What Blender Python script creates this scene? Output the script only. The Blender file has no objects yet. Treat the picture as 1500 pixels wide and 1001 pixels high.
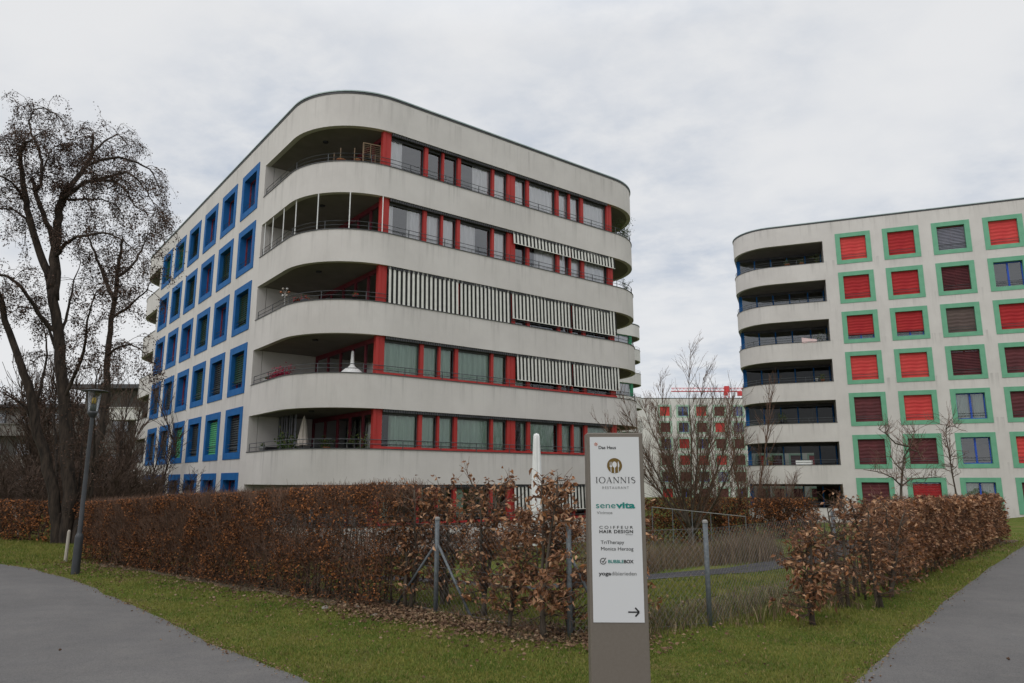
import bpy, math, random
from mathutils import Vector, Matrix, noise
random.seed(7)
R = random.random
def U(a, b): return a + (b - a) * R()
scene = bpy.context.scene
COL = scene.collection
EYE = 1.65
FPX = 1065.3
PITCH = math.radians(10.878)
def at(x, y, Y):
    """photo pixel + distance -> world point"""
    u = x - 750; v = y - 500.5
    ry = FPX * math.cos(PITCH) + v * math.sin(PITCH); rz = FPX * math.sin(PITCH) - v * math.cos(PITCH)
    t = Y / ry
    return Vector((u * t, Y, EYE + rz * t))
def smooth(t):
    t = max(0., min(1., t)); return t * t * (3 - 2 * t)

# ------------------------------------------------------------------ materials
def mat(name):
    m = bpy.data.materials.new(name); m.use_nodes = True
    nt = m.node_tree; b = nt.nodes['Principled BSDF']
    return m, nt, b
def N(nt, t, **k):
    n = nt.nodes.new(t)
    for a, v in k.items(): setattr(n, a, v)
    return n
def ramp(nt, pts, interp='LINEAR'):
    r = nt.nodes.new('ShaderNodeValToRGB'); r.color_ramp.interpolation = interp
    el = r.color_ramp.elements
    while len(el) < len(pts): el.new(.5)
    for e, (p, c) in zip(el, pts): e.position = p; e.color = (*c, 1)
    return r
def noisemat(name, c1, c2, scale=4, rough=.8, bump=.0, bscale=40, stretch=(1, 1, 1), spec=.3, metal=0, detail=4):
    m, nt, b = mat(name); L = nt.links.new
    tc = N(nt, 'ShaderNodeTexCoord'); mp = N(nt, 'ShaderNodeMapping'); mp.inputs['Scale'].default_value = stretch
    L(tc.outputs['Object'], mp.inputs[0])
    n = N(nt, 'ShaderNodeTexNoise'); n.inputs['Scale'].default_value = scale; n.inputs['Detail'].default_value = detail
    L(mp.outputs[0], n.inputs['Vector'])
    r = ramp(nt, [(.3, c1), (.7, c2)]); L(n.outputs[0], r.inputs[0]); L(r.outputs[0], b.inputs['Base Color'])
    b.inputs['Roughness'].default_value = rough; b.inputs['Specular IOR Level'].default_value = spec; b.inputs['Metallic'].default_value = metal
    if bump:
        n2 = N(nt, 'ShaderNodeTexNoise'); n2.inputs['Scale'].default_value = bscale; n2.inputs['Detail'].default_value = 6
        L(mp.outputs[0], n2.inputs['Vector'])
        bp = N(nt, 'ShaderNodeBump'); bp.inputs['Strength'].default_value = bump; bp.inputs['Distance'].default_value = .02
        L(n2.outputs[0], bp.inputs['Height']); L(bp.outputs[0], b.inputs['Normal'])
    return m
def islandmat(name, cols, rough=.6, translucent=0.):
    m, nt, b = mat(name); L = nt.links.new
    g = N(nt, 'ShaderNodeNewGeometry')
    r = ramp(nt, [(i / len(cols), c) for i, c in enumerate(cols)], 'CONSTANT'); L(g.outputs['Random Per Island'], r.inputs[0])
    L(r.outputs[0], b.inputs['Base Color']); b.inputs['Roughness'].default_value = rough; b.inputs['Specular IOR Level'].default_value = .25
    if translucent:
        tr = N(nt, 'ShaderNodeBsdfTranslucent'); mx = N(nt, 'ShaderNodeMixShader'); mx.inputs[0].default_value = translucent
        L(r.outputs[0], tr.inputs[0]); L(b.outputs[0], mx.inputs[1]); L(tr.outputs[0], mx.inputs[2])
        L(mx.outputs[0], nt.nodes['Material Output'].inputs[0])
    return m
def plaster(name, c, c2, stain):
    m, nt, b = mat(name); L = nt.links.new
    tc = N(nt, 'ShaderNodeTexCoord')
    n = N(nt, 'ShaderNodeTexNoise'); n.inputs['Scale'].default_value = .35; n.inputs['Detail'].default_value = 8; n.inputs['Roughness'].default_value = .65
    L(tc.outputs['Object'], n.inputs['Vector'])
    r = ramp(nt, [(.35, c2), (.62, c)]); L(n.outputs[0], r.inputs[0])
    mp = N(nt, 'ShaderNodeMapping'); mp.inputs['Scale'].default_value = (1.1, 1.1, .16); L(tc.outputs['Object'], mp.inputs[0])
    s = N(nt, 'ShaderNodeTexNoise'); s.inputs['Scale'].default_value = 1.6; s.inputs['Detail'].default_value = 6; s.inputs['Roughness'].default_value = .7; L(mp.outputs[0], s.inputs['Vector'])
    r2 = ramp(nt, [(.55, (0, 0, 0)), (.78, (1, 1, 1))]); L(s.outputs[0], r2.inputs[0])
    mul = N(nt, 'ShaderNodeMath', operation='MULTIPLY'); mul.inputs[1].default_value = .3; L(r2.outputs[0], mul.inputs[0])
    mx = N(nt, 'ShaderNodeMixRGB'); mx.inputs[2].default_value = (*stain, 1); L(mul.outputs[0], mx.inputs[0]); L(r.outputs[0], mx.inputs[1])
    # drip marks running down from each coping
    sz = N(nt, 'ShaderNodeSeparateXYZ'); L(tc.outputs['Object'], sz.inputs[0])
    ad = N(nt, 'ShaderNodeMath', operation='ADD'); ad.inputs[1].default_value = 29.06; L(sz.outputs[2], ad.inputs[0])
    dv = N(nt, 'ShaderNodeMath', operation='DIVIDE'); dv.inputs[1].default_value = 2.9; L(ad.outputs[0], dv.inputs[0])
    fr = N(nt, 'ShaderNodeMath', operation='FRACT'); L(dv.outputs[0], fr.inputs[0])
    mr = N(nt, 'ShaderNodeMapRange'); mr.inputs[1].default_value = .62; mr.inputs[2].default_value = 1.; mr.inputs[3].default_value = .0; mr.inputs[4].default_value = .62; L(fr.outputs[0], mr.inputs[0])
    mp3 = N(nt, 'ShaderNodeMapping'); mp3.inputs['Scale'].default_value = (3.5, 3.5, .1); L(tc.outputs['Object'], mp3.inputs[0])
    s3 = N(nt, 'ShaderNodeTexNoise'); s3.inputs['Scale'].default_value = 1.; s3.inputs['Detail'].default_value = 7; s3.inputs['Roughness'].default_value = .75; L(mp3.outputs[0], s3.inputs['Vector'])
    r3 = ramp(nt, [(.52, (0, 0, 0)), (.72, (1, 1, 1))]); L(s3.outputs[0], r3.inputs[0])
    ml3 = N(nt, 'ShaderNodeMath', operation='MULTIPLY'); L(r3.outputs[0], ml3.inputs[0]); L(mr.outputs[0], ml3.inputs[1])
    mx3 = N(nt, 'ShaderNodeMixRGB'); mx3.inputs[2].default_value = (stain[0] * .75, stain[1] * .75, stain[2] * .75, 1); L(ml3.outputs[0], mx3.inputs[0]); L(mx.outputs[0], mx3.inputs[1])
    L(mx3.outputs[0], b.inputs['Base Color']); b.inputs['Roughness'].default_value = .9; b.inputs['Specular IOR Level'].default_value = .15
    n2 = N(nt, 'ShaderNodeTexNoise'); n2.inputs['Scale'].default_value = 28; n2.inputs['Detail'].default_value = 5; L(tc.outputs['Object'], n2.inputs['Vector'])
    bp = N(nt, 'ShaderNodeBump'); bp.inputs['Strength'].default_value = .35; bp.inputs['Distance'].default_value = .012
    L(n2.outputs[0], bp.inputs['Height']); L(bp.outputs[0], b.inputs['Normal'])
    return m
def glassmat(name, tint, boost=1.6):
    m, nt, b = mat(name); L = nt.links.new; nt.nodes.remove(b)
    t = N(nt, 'ShaderNodeBsdfTransparent'); t.inputs[0].default_value = (*tint, 1)
    g = N(nt, 'ShaderNodeBsdfGlossy'); g.inputs['Roughness'].default_value = .015; g.inputs[0].default_value = (.9, .92, .95, 1)
    tc = N(nt, 'ShaderNodeTexCoord'); n = N(nt, 'ShaderNodeTexNoise'); n.inputs['Scale'].default_value = 1.1; L(tc.outputs['Object'], n.inputs['Vector'])
    bp = N(nt, 'ShaderNodeBump'); bp.inputs['Strength'].default_value = .25; bp.inputs['Distance'].default_value = .02; L(n.outputs[0], bp.inputs['Height']); L(bp.outputs[0], g.inputs['Normal'])
    f = N(nt, 'ShaderNodeFresnel'); f.inputs[0].default_value = 1.6
    mu = N(nt, 'ShaderNodeMath', operation='MULTIPLY', use_clamp=True); mu.inputs[1].default_value = boost; L(f.outputs[0], mu.inputs[0])
    mx = N(nt, 'ShaderNodeMixShader'); L(mu.outputs[0], mx.inputs[0]); L(t.outputs[0], mx.inputs[1]); L(g.outputs[0], mx.inputs[2])
    L(mx.outputs[0], nt.nodes['Material Output'].inputs[0]); return m

M = {}
M['plaster'] = plaster('render_plaster', (.665, .63, .60), (.585, .552, .525), (.36, .34, .32))
M['plaster2'] = plaster('far_plaster', (.72, .70, .66), (.64, .62, .59), (.36, .34, .31))
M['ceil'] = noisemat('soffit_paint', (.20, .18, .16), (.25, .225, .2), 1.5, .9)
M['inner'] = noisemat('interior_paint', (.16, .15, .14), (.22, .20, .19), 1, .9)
M['coping'] = noisemat('dark_coping', (.035, .035, .04), (.07, .07, .075), 3, .5, spec=.5)
M['flash'] = noisemat('roof_flashing', (.28, .36, .36), (.42, .48, .47), .8, .45, metal=.3)
M['rail'] = noisemat('railing_steel', (.05, .055, .065), (.09, .095, .10), 5, .45, spec=.5)
M['red'] = noisemat('red_timber', (.38, .030, .026), (.46, .044, .038), 2.5, .55, .1, 30, (1, 1, .3))
M['darkred'] = noisemat('dark_red_timber', (.17, .02, .035), (.24, .035, .05), 3, .5)
M['blue'] = noisemat('blue_metal', (.010, .10, .30), (.018, .13, .36), 2, .65, .05, 20, spec=.12)
M['blue2'] = noisemat('blue_frame', (.02, .07, .42), (.03, .10, .5), 2, .4)
M['green'] = noisemat('green_metal', (.13, .36, .225), (.17, .42, .27), 2, .55, .05, 20)
M['pgreen'] = noisemat('pale_green_metal', (.34, .50, .38), (.40, .56, .44), 2, .6)
M['green2'] = noisemat('dark_green_paint', (.03, .22, .11), (.04, .28, .14), 2, .5)
M['blkgreen'] = noisemat('dark_green_slats', (.012, .045, .022), (.02, .07, .035), 5, .5)
M['ltgreen'] = noisemat('bright_green_slats', (.06, .34, .14), (.10, .42, .2), 5, .5)
M['dkslat'] = noisemat('black_slats', (.018, .022, .022), (.035, .04, .035), 5, .5)
M['bred'] = noisemat('bright_red_fabric', (.56, .045, .045), (.66, .075, .065), 1.2, .7)
M['bred2'] = noisemat('deep_red_fabric', (.36, .015, .02), (.46, .03, .03), 1.2, .7)
M['maroon'] = noisemat('maroon_fabric', (.085, .022, .026), (.14, .035, .04), 1.6, .7)
M['brown'] = noisemat('brown_mesh_fabric', (.10, .07, .065), (.13, .095, .085), 1.6, .8)
M['grey'] = noisemat('grey_slats', (.20, .20, .24), (.26, .26, .30), 5, .5)
M['white'] = noisemat('white_fabric', (.74, .74, .73), (.82, .82, .80), 3, .8, .1, 12)
M['curtain'] = noisemat('sheer_curtain', (.80, .79, .80), (.88, .87, .87), 3, .9, stretch=(8, 8, .3))
M['gcurtain'] = noisemat('pale_green_curtain', (.40, .50, .44), (.54, .64, .57), 2, .9, stretch=(6, 6, .3))
M['stripew'] = noisemat('stripe_cream', (.66, .65, .60), (.76, .75, .70), 6, .8)
M['stripeb'] = noisemat('stripe_black', (.012, .012, .012), (.025, .025, .022), 6, .8)
M['glass'] = glassmat('window_glass', (.97, .97, .98), 3.0)
M['gglass'] = glassmat('greenish_glass', (.90, .96, .93), 1.3)
M['dglass'] = glassmat('dark_glass', (.22, .24, .24), .6)
M['clear'] = glassmat('clear_glass', (.92, .93, .92), .8)
M['steel'] = noisemat('galvanised_steel', (.10, .115, .125), (.17, .185, .195), 30, .6, .1, 60, metal=.2)
M['wire'] = noisemat('galvanised_wire', (.13, .13, .135), (.19, .19, .195), 8, .6, metal=.2)
M['lamp'] = noisemat('lamp_grey_paint', (.032, .034, .038), (.044, .047, .052), 9, .45, spec=.5)
M['signb'] = noisemat('bronze_sign_paint', (.165, .14, .115), (.18, .155, .13), 60, .45, .05, 200, spec=.4)
M['signw'] = noisemat('white_sign_face', (.66, .66, .67), (.68, .68, .69), 2, .35, spec=.4)
for k, c in {'tblack': (.02, .02, .022), 'tgrey': (.22, .22, .22), 'tteal': (.01, .22, .19), 'tgold': (.16, .10, .025), 'torange': (.5, .1, .03)}.items(): M[k] = noisemat(k, c, c, 1, .5)
M['bark'] = noisemat('bark', (.014, .011, .009), (.062, .045, .034), 14, .95, 1., 26, (1, 1, .22))
M['barkl'] = noisemat('light_bark', (.055, .042, .032), (.12, .098, .075), 12, .95, .5, 30, (1, 1, .3))
M['twig'] = noisemat('twig_bark', (.045, .029, .021), (.085, .056, .04), 6, .9)
M['twigr'] = noisemat('reddish_twig', (.075, .042, .028), (.17, .10, .068), 6, .9)
M['seed'] = islandmat('seed_clusters', [(.05, .03, .022), (.085, .048, .034), (.03, .02, .016), (.12, .07, .05)], .8)
M['leafd'] = islandmat('small_brown_leaves', [(.17, .072, .034), (.08, .04, .024), (.32, .125, .045), (.04, .024, .016), (.48, .19, .065), (.13, .062, .036)], .65, .2)
M['leafo'] = islandmat('beech_leaves', [(.30, .145, .075), (.20, .09, .045), (.42, .23, .13), (.11, .05, .028), (.33, .145, .06), (.60, .36, .21), (.19, .09, .045)], .5, .25)
M['litter'] = islandmat('litter_leaves', [(.15, .09, .05), (.22, .14, .08), (.09, .05, .03), (.28, .20, .13), (.12, .07, .045), (.17, .10, .06), (.26, .17, .10)], .8)
M['gleaf'] = islandmat('green_leaves', [(.05, .10, .02), (.08, .14, .03), (.16, .18, .04), (.03, .06, .02)], .5, .2)
M['grassb'] = islandmat('grass_blades', [(.075, .135, .016), (.11, .165, .022), (.19, .19, .04), (.055, .10, .014), (.27, .22, .09), (.09, .15, .018)], .7, .3)
def patchy(m, c, lo=.5, hi=.66, sc=.9, f=.8):
    nt = m.node_tree; L = nt.links.new; b = nt.nodes['Principled BSDF']; src = b.inputs['Base Color'].links[0].from_socket
    tc = N(nt, 'ShaderNodeTexCoord'); n = N(nt, 'ShaderNodeTexNoise'); n.inputs['Scale'].default_value = sc; n.inputs['Detail'].default_value = 6; n.inputs['Roughness'].default_value = .7
    L(tc.outputs['Object'], n.inputs['Vector']); r = ramp(nt, [(lo, (0, 0, 0)), (hi, (f, f, f))]); L(n.outputs[0], r.inputs[0])
    mx = N(nt, 'ShaderNodeMixRGB'); mx.inputs[2].default_value = (*c, 1); L(r.outputs[0], mx.inputs[0]); L(src, mx.inputs[1]); L(mx.outputs[0], b.inputs['Base Color'])
patchy(M['grassb'], (.27, .245, .06), .38, .56, 1.4, .75); patchy(M['grassb'], (.16, .11, .06), .56, .70, 2.6, .85)
M['dry'] = islandmat('dry_grass', [(.24, .18, .10), (.15, .105, .06), (.34, .27, .16), (.09, .065, .04), (.14, .16, .04), (.10, .13, .03)], .8, .2)
M['reed'] = islandmat('dry_stems', [(.21, .15, .10), (.15, .10, .065), (.29, .21, .14), (.11, .075, .05), (.12, .11, .05)], .8, .2)
M['stone'] = noisemat('pale_stone', (.20, .185, .16), (.30, .28, .25), 12, .9, .3, 30)
M['terra'] = noisemat('terracotta', (.42, .16, .08), (.5, .2, .1), 4, .8)
M['pink'] = noisemat('crimson_foliage', (.45, .02, .07), (.6, .04, .12), 9, .6)
M['beige'] = noisemat('beige_canvas', (.50, .44, .38), (.58, .52, .46), 5, .9)
M['black'] = noisemat('black_plastic', (.02, .02, .022), (.03, .03, .033), 5, .5)
M['craner'] = noisemat('red_crane_paint', (.6, .05, .06), (.65, .08, .08), 1, .5)
M['amber'] = noisemat('amber_lamp_glass', (.62, .42, .08), (.72, .5, .12), 1, .3)
M['concrete2'] = noisemat('weathered_concrete', (.12, .11, .10), (.19, .175, .16), 1.2, .9, .2, 15)
M['woodd'] = noisemat('brown_wood', (.16, .11, .07), (.24, .17, .11), 8, .8)
M['concrete'] = noisemat('grey_concrete', (.22, .215, .205), (.30, .29, .275), 1.2, .9, .2, 15)
M['wood'] = noisemat('weathered_stake', (.36, .32, .26), (.5, .46, .4), 12, .9, .2, 30, (1, 1, .3))

# asphalt
def asphalt():
    m, nt, b = mat('asphalt'); L = nt.links.new
    tc = N(nt, 'ShaderNodeTexCoord')
    a = N(nt, 'ShaderNodeTexNoise'); a.inputs['Scale'].default_value = .55; a.inputs['Detail'].default_value = 7; a.inputs['Roughness'].default_value = .65
    f = N(nt, 'ShaderNodeTexVoronoi'); f.inputs['Scale'].default_value = 130
    L(tc.outputs['Object'], a.inputs['Vector']); L(tc.outputs['Object'], f.inputs['Vector'])
    r = ramp(nt, [(.3, (.108, .104, .102)), (.7, (.142, .136, .132))]); L(a.outputs[0], r.inputs[0])
    r2 = ramp(nt, [(0., (.6, .6, .6)), (.5, (1.02, 1.01, 1.)), (.85, (1.15, 1.14, 1.12)), (1, (1.5, 1.47, 1.4))]); L(f.outputs['Color'], r2.inputs[0])
    mx = N(nt, 'ShaderNodeMixRGB', blend_type='MULTIPLY'); mx.inputs[0].default_value = .8; L(r.outputs[0], mx.inputs[1]); L(r2.outputs[0], mx.inputs[2])
    vc = N(nt, 'ShaderNodeTexVoronoi', feature='DISTANCE_TO_EDGE'); vc.inputs['Scale'].default_value = .55
    nd = N(nt, 'ShaderNodeTexNoise'); nd.inputs['Scale'].default_value = 3; nd.inputs['Detail'].default_value = 6; L(tc.outputs['Object'], nd.inputs['Vector'])
    va = N(nt, 'ShaderNodeMixRGB', blend_type='ADD'); va.inputs[0].default_value = .35; L(tc.outputs['Object'], va.inputs[1]); L(nd.outputs['Color'], va.inputs[2]); L(va.outputs[0], vc.inputs['Vector'])
    rc = ramp(nt, [(0., (.45, .45, .45)), (.006, (1, 1, 1))]); L(vc.outputs['Distance'], rc.inputs[0])
    ns = N(nt, 'ShaderNodeTexNoise'); ns.inputs['Scale'].default_value = 2.3; ns.inputs['Detail'].default_value = 8; ns.inputs['Roughness'].default_value = .7; L(tc.outputs['Object'], ns.inputs['Vector'])
    rs_ = ramp(nt, [(.35, (.9, .9, .91)), (.6, (1.03, 1.02, 1.01)), (.75, (1.12, 1.1, 1.06))]); L(ns.outputs[0], rs_.inputs[0])
    m2 = N(nt, 'ShaderNodeMixRGB', blend_type='MULTIPLY'); m2.inputs[0].default_value = .12; L(mx.outputs[0], m2.inputs[1]); L(rc.outputs[0], m2.inputs[2])
    m3 = N(nt, 'ShaderNodeMixRGB', blend_type='MULTIPLY'); m3.inputs[0].default_value = 1; L(m2.outputs[0], m3.inputs[1]); L(rs_.outputs[0], m3.inputs[2])
    L(m3.outputs[0], b.inputs['Base Color']); b.inputs['Roughness'].default_value = .85; b.inputs['Specular IOR Level'].default_value = .3
    bp = N(nt, 'ShaderNodeBump'); bp.inputs['Strength'].default_value = .5; bp.inputs['Distance'].default_value = .006
    L(f.outputs['Distance'], bp.inputs['Height']); L(bp.outputs[0], b.inputs['Normal'])
    return m
M['asphalt'] = asphalt()
def lawn():
    m, nt, b = mat('lawn_ground'); L = nt.links.new
    tc = N(nt, 'ShaderNodeTexCoord')
    a = N(nt, 'ShaderNodeTexNoise'); a.inputs['Scale'].default_value = .8; a.inputs['Detail'].default_value = 8; a.inputs['Roughness'].default_value = .7
    f = N(nt, 'ShaderNodeTexNoise'); f.inputs['Scale'].default_value = 26; f.inputs['Detail'].default_value = 6; f.inputs['Roughness'].default_value = .8
    L(tc.outputs['Object'], a.inputs['Vector']); L(tc.outputs['Object'], f.inputs['Vector'])
    r = ramp(nt, [(.32, (.075, .115, .018)), (.5, (.12, .15, .03)), (.62, (.17, .16, .05)), (.74, (.17, .13, .07))]); L(a.outputs[0], r.inputs[0])
    r2 = ramp(nt, [(.3, (.35, .35, .3)), (.6, (1.1, 1.1, 1)), (.8, (1.9, 1.7, 1.5))]); L(f.outputs[0], r2.inputs[0])
    mx = N(nt, 'ShaderNodeMixRGB', blend_type='MULTIPLY'); mx.inputs[0].default_value = .85; L(r.outputs[0], mx.inputs[1]); L(r2.outputs[0], mx.inputs[2])
    L(mx.outputs[0], b.inputs['Base Color']); b.inputs['Roughness'].default_value = .95; b.inputs['Specular IOR Level'].default_value = .1
    bp = N(nt, 'ShaderNodeBump'); bp.inputs['Strength'].default_value = .9; bp.inputs['Distance'].default_value = .04
    L(f.outputs[0], bp.inputs['Height']); L(bp.outputs[0], b.inputs['Normal'])
    return m
M['lawn'] = lawn()

# ------------------------------------------------------------------ mesh builder
class MB:
    def __init__(s): s.v = []; s.f = []; s.m = []
    def face(s, pts, m=0):
        i = len(s.v); s.v.extend([tuple(p) for p in pts]); s.f.append(tuple(range(i, i + len(pts)))); s.m.append(m)
    def hexa(s, p, m=0):
        """8 points: bottom 0-3 loop, top 4-7 loop"""
        i = len(s.v); s.v.extend([tuple(q) for q in p])
        for a in ((3, 2, 1, 0), (4, 5, 6, 7), (0, 1, 5, 4), (1, 2, 6, 5), (2, 3, 7, 6), (3, 0, 4, 7)):
            s.f.append(tuple(i + k for k in a)); s.m.append(m)
    def box(s, x0, x1, y0, y1, z0, z1, W=None, m=0):
        W = W or (lambda x, y, z: (x, y, z))
        s.hexa([W(x0, y0, z0), W(x1, y0, z0), W(x1, y1, z0), W(x0, y1, z0), W(x0, y0, z1), W(x1, y0, z1), W(x1, y1, z1), W(x0, y1, z1)], m)
    def tube(s, pts, rad, n=4, m=0, cap=True):
        pts = [Vector(p) for p in pts]
        if not hasattr(rad, '__len__'): rad = [rad] * len(pts)
        base = len(s.v); ref = None
        for i, p in enumerate(pts):
            d = (pts[min(i + 1, len(pts) - 1)] - pts[max(i - 1, 0)])
            if d.length < 1e-9: d = Vector((0, 0, 1))
            d.normalize()
            if ref is None: ref = Vector((1, 0, 0)) if abs(d.x) < .8 else Vector((0, 1, 0))
            a = d.cross(ref)
            if a.length < 1e-4: a = d.cross(Vector((0, 1, .3)))
            a.normalize(); b = d.cross(a); ref = -b if False else ref
            for k in range(n):
                t = 2 * math.pi * k / n
                q = p + (a * math.cos(t) + b * math.sin(t)) * rad[i]
                s.v.append((q.x, q.y, q.z))
        for i in range(len(pts) - 1):
            for k in range(n):
                k2 = (k + 1) % n
                s.f.append((base + i * n + k, base + i * n + k2, base + (i + 1) * n + k2, base + (i + 1) * n + k)); s.m.append(m)
        if cap and n > 2:
            s.f.append(tuple(base + k for k in range(n))[::-1]); s.m.append(m)
            e = base + (len(pts) - 1) * n; s.f.append(tuple(e + k for k in range(n))); s.m.append(m)
    def lathe(s, c, prof, n=20, m=0):
        """prof: (radius, z) list around vertical axis at c"""
        base = len(s.v)
        for r, z in prof:
            for k in range(n):
                t = 2 * math.pi * k / n; s.v.append((c[0] + r * math.cos(t), c[1] + r * math.sin(t), c[2] + z))
        for i in range(len(prof) - 1):
            for k in range(n):
                k2 = (k + 1) % n
                s.f.append((base + i * n + k, base + i * n + k2, base + (i + 1) * n + k2, base + (i + 1) * n + k)); s.m.append(m)
    def build(s, name, mats, parent=None, smooth=False, local=False):
        me = bpy.data.meshes.new(name); me.from_pydata(s.v, [], s.f)
        if not isinstance(mats, (list, tuple)): mats = [mats]
        for q in mats: me.materials.append(q)
        if any(s.m): me.polygons.foreach_set('material_index', s.m)
        if smooth: me.polygons.foreach_set('use_smooth', [True] * len(me.polygons))
        me.update()
        return link(name, me, parent, local)
def link(name, data, parent=None, local=False):
    o = bpy.data.objects.new(name, data); COL.objects.link(o)
    if parent is not None:
        o.parent = parent
        if parent.type == 'EMPTY' and not local: o.matrix_parent_inverse = parent.matrix_basis.inverted()
    return o
def tag(o, label=None, cat=None, group=None, kind=None):
    if label: o['label'] = label
    if cat: o['category'] = cat
    if group: o['group'] = group
    if kind: o['kind'] = kind
    return o
def thing(name, label, cat, loc=(0, 0, 0), group=None, rotz=0):
    o = bpy.data.objects.new(name, None); COL.objects.link(o); o.empty_display_size = .2
    o.location = loc; o.rotation_euler = (0, 0, rotz)
    o.matrix_basis = Matrix.Translation(loc) @ Matrix.Rotation(rotz, 4, 'Z')
    return tag(o, label, cat, group)

def leaf(mb, p, size, wide=.6, m=0, drop=None):
    """a creased leaf of two quads sharing the midrib"""
    a = Vector((U(-1, 1), U(-1, 1), U(-1, .4) if drop is None else drop)); a.normalize()
    b = a.cross(Vector((U(-1, 1), U(-1, 1), U(-1, 1)))); 
    if b.length < .05: return
    b.normalize(); n = a.cross(b) * (size * .18)
    p = Vector(p); h = b * (size * wide * .5)
    i = len(mb.v)
    for q in (p, p + a * size * .45 + h + n, p + a * size, p + a * size * .45 - h + n): mb.v.append((q.x, q.y, q.z))
    mb.f.append((i, i + 1, i + 2)); mb.f.append((i, i + 2, i + 3)); mb.m += [m, m]

# ------------------------------------------------------------------ ground
HA = Vector((-9.1, 15.9)); HB = Vector((.65, 8.0)); HC = Vector((14.3, 21.3))
def inside_d(x, y):
    """distance inside the wedge between the two hedges"""
    def sd(a, b):
        d = (b - a).normalized(); n = Vector((-d.y, d.x)); return (Vector((x, y)) - a).dot(n)
    return min(sd(HA, HB), sd(HB, HC))
def gz(x, y):
    d = inside_d(x, y)
    return -1.12 * smooth((d - .6) / 11.) + .03 * noise.noise(Vector((x * .5, y * .5, 0)))
def grid_ground(name, xs, ys, m):
    mb = MB(); nx = len(xs)
    for y in ys:
        for x in xs: mb.v.append((x, y, gz(x, y)))
    for j in range(len(ys) - 1):
        for i in range(nx - 1):
            a = j * nx + i; mb.f.append((a, a + 1, a + nx + 1, a + nx)); mb.m.append(0)
    return mb.build(name, m, None, True)
def lin(a, b, n): return [a + (b - a) * i / n for i in range(n + 1)]
xs = lin(-600, -60, 9)[:-1] + lin(-60, -16, 22)[:-1] + lin(-16, 18, 85)[:-1] + lin(18, 60, 21)[:-1] + lin(60, 600, 9)
ys = lin(-40, 2, 12)[:-1] + lin(2, 30, 70)[:-1] + lin(30, 90, 24)[:-1] + lin(90, 1200, 12)
tag(grid_ground('lawn_ground', xs, ys, M['lawn']), 'green and brown lawn spreading under the hedges and buildings', 'ground', kind='structure')

def strip(name, left, right, m, dz=.018, sub=8, wob=.022):
    """a sheet between two edge polylines, ragged edges"""
    mb = MB()
    def dens(p):
        out = []
        for a, b in zip(p, p[1:]):
            for i in range(sub): out.append(Vector(a).lerp(Vector(b), i / sub))
        out.append(Vector(p[-1])); return out
    L_, R_ = dens(left), dens(right); k = 10
    for i, (a, b) in enumerate(zip(L_, R_)):
        for j in range(k + 1):
            p = a.lerp(b, j / k)
            if j in (0, k):
                p = p + Vector((noise.noise(Vector((i * .37, j, 3))), noise.noise(Vector((i * .37, j, 9))))) * wob * 2
            mb.v.append((p.x, p.y, gz(p.x, p.y) + (dz if j not in (0, k) else dz * .4)))
    for i in range(len(L_) - 1):
        for j in range(k):
            a = i * (k + 1) + j; mb.f.append((a, a + 1, a + k + 2, a + k + 1)); mb.m.append(0)
    return mb.build(name, m, None, True)
LP = [(0.2, 4.3), (-1.7, 6.48), (-2.64, 7.47), (-3.22, 8.08), (-4.0, 9.01), (-5.06, 10.29), (-6.19, 11.51), (-7.54, 12.91), (-9.2, 14.58), (-10.9, 15.7), (-13, 16.7), (-17, 17.9), (-24, 19), (-40, 20)]
LQ = [(-1.5, 1.5), (-4.2, 4.2), (-5.2, 5.2), (-5.8, 5.8), (-6.6, 6.7), (-7.6, 7.8), (-8.8, 9.0), (-10.0, 10.3), (-11.6, 11.8), (-12.8, 12.6), (-14.4, 13.4), (-18, 14.4), (-24.5, 15.4), (-40, 16.4)]
RP = [(0.2, 4.3), (1.4, 5.2), (2.84, 6.48), (3.7, 7.61), (4.87, 9.13), (6.63, 11.38), (9.2, 14.58), (13.29, 19.54), (20, 27.5), (30, 39)]
RQ = [(2.4, .8), (4.0, 2.2), (5.5, 3.8), (6.4, 5.0), (7.6, 6.6), (9.4, 9.0), (12.0, 12.2), (16, 17.0), (22.6, 25), (32.6, 36.6)]
tag(strip('footpath', LQ, LP, M['asphalt']), 'grey asphalt footpath curving away to the left of the lawn', 'path', kind='structure')
tag(strip('footpath', RP, RQ, M['asphalt']), 'grey asphalt footpath running away along the right hedge', 'path', kind='structure')
mbj = MB(); 
for i in range(12):
    for j in range(12):
        mbj.v.append(((.2 - 1.7 * j / 11) + (2.2 + 1.7 * j / 11 - 0) * 0 + (i / 11) * (2.2 + 0 * j) + (-9 * 0), 4.3 - (2.8 * j / 11) * (1 - i / 11) - (3.5 * j / 11) * (i / 11), .02))
for i in range(11):
    for j in range(11): a = i * 12 + j; mbj.f.append((a, a + 1, a + 13, a + 12)); mbj.m.append(0)
tag(mbj.build('path_junction', M['asphalt']), 'asphalt where the two footpaths meet below the sign', 'path', kind='structure')
GP = [((-3.5, 13.2), (-3.2, 14.6)), ((-.6, 13.7), (-.5, 15.1)), ((2.6, 13.9), (2.6, 15.3)), ((4.6, 14.2), (4.4, 15.6)), ((6.2, 15.4), (5.4, 16.5)), ((8.6, 18.6), (7.4, 19.2)), ((11.2, 22.5), (9.8, 23.2)), ((13, 27), (11.6, 27.3)), ((14, 34), (12.6, 34))]
M['asphaltd'] = noisemat('dark_asphalt', (.055, .053, .056), (.08, .076, .08), 3, 1., spec=0.)
tag(strip('garden_path', [g[0] for g in GP], [g[1] for g in GP], M['asphaltd'], .03), 'dark garden path crossing the lawn behind the wire fence', 'path', kind='structure')

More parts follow.
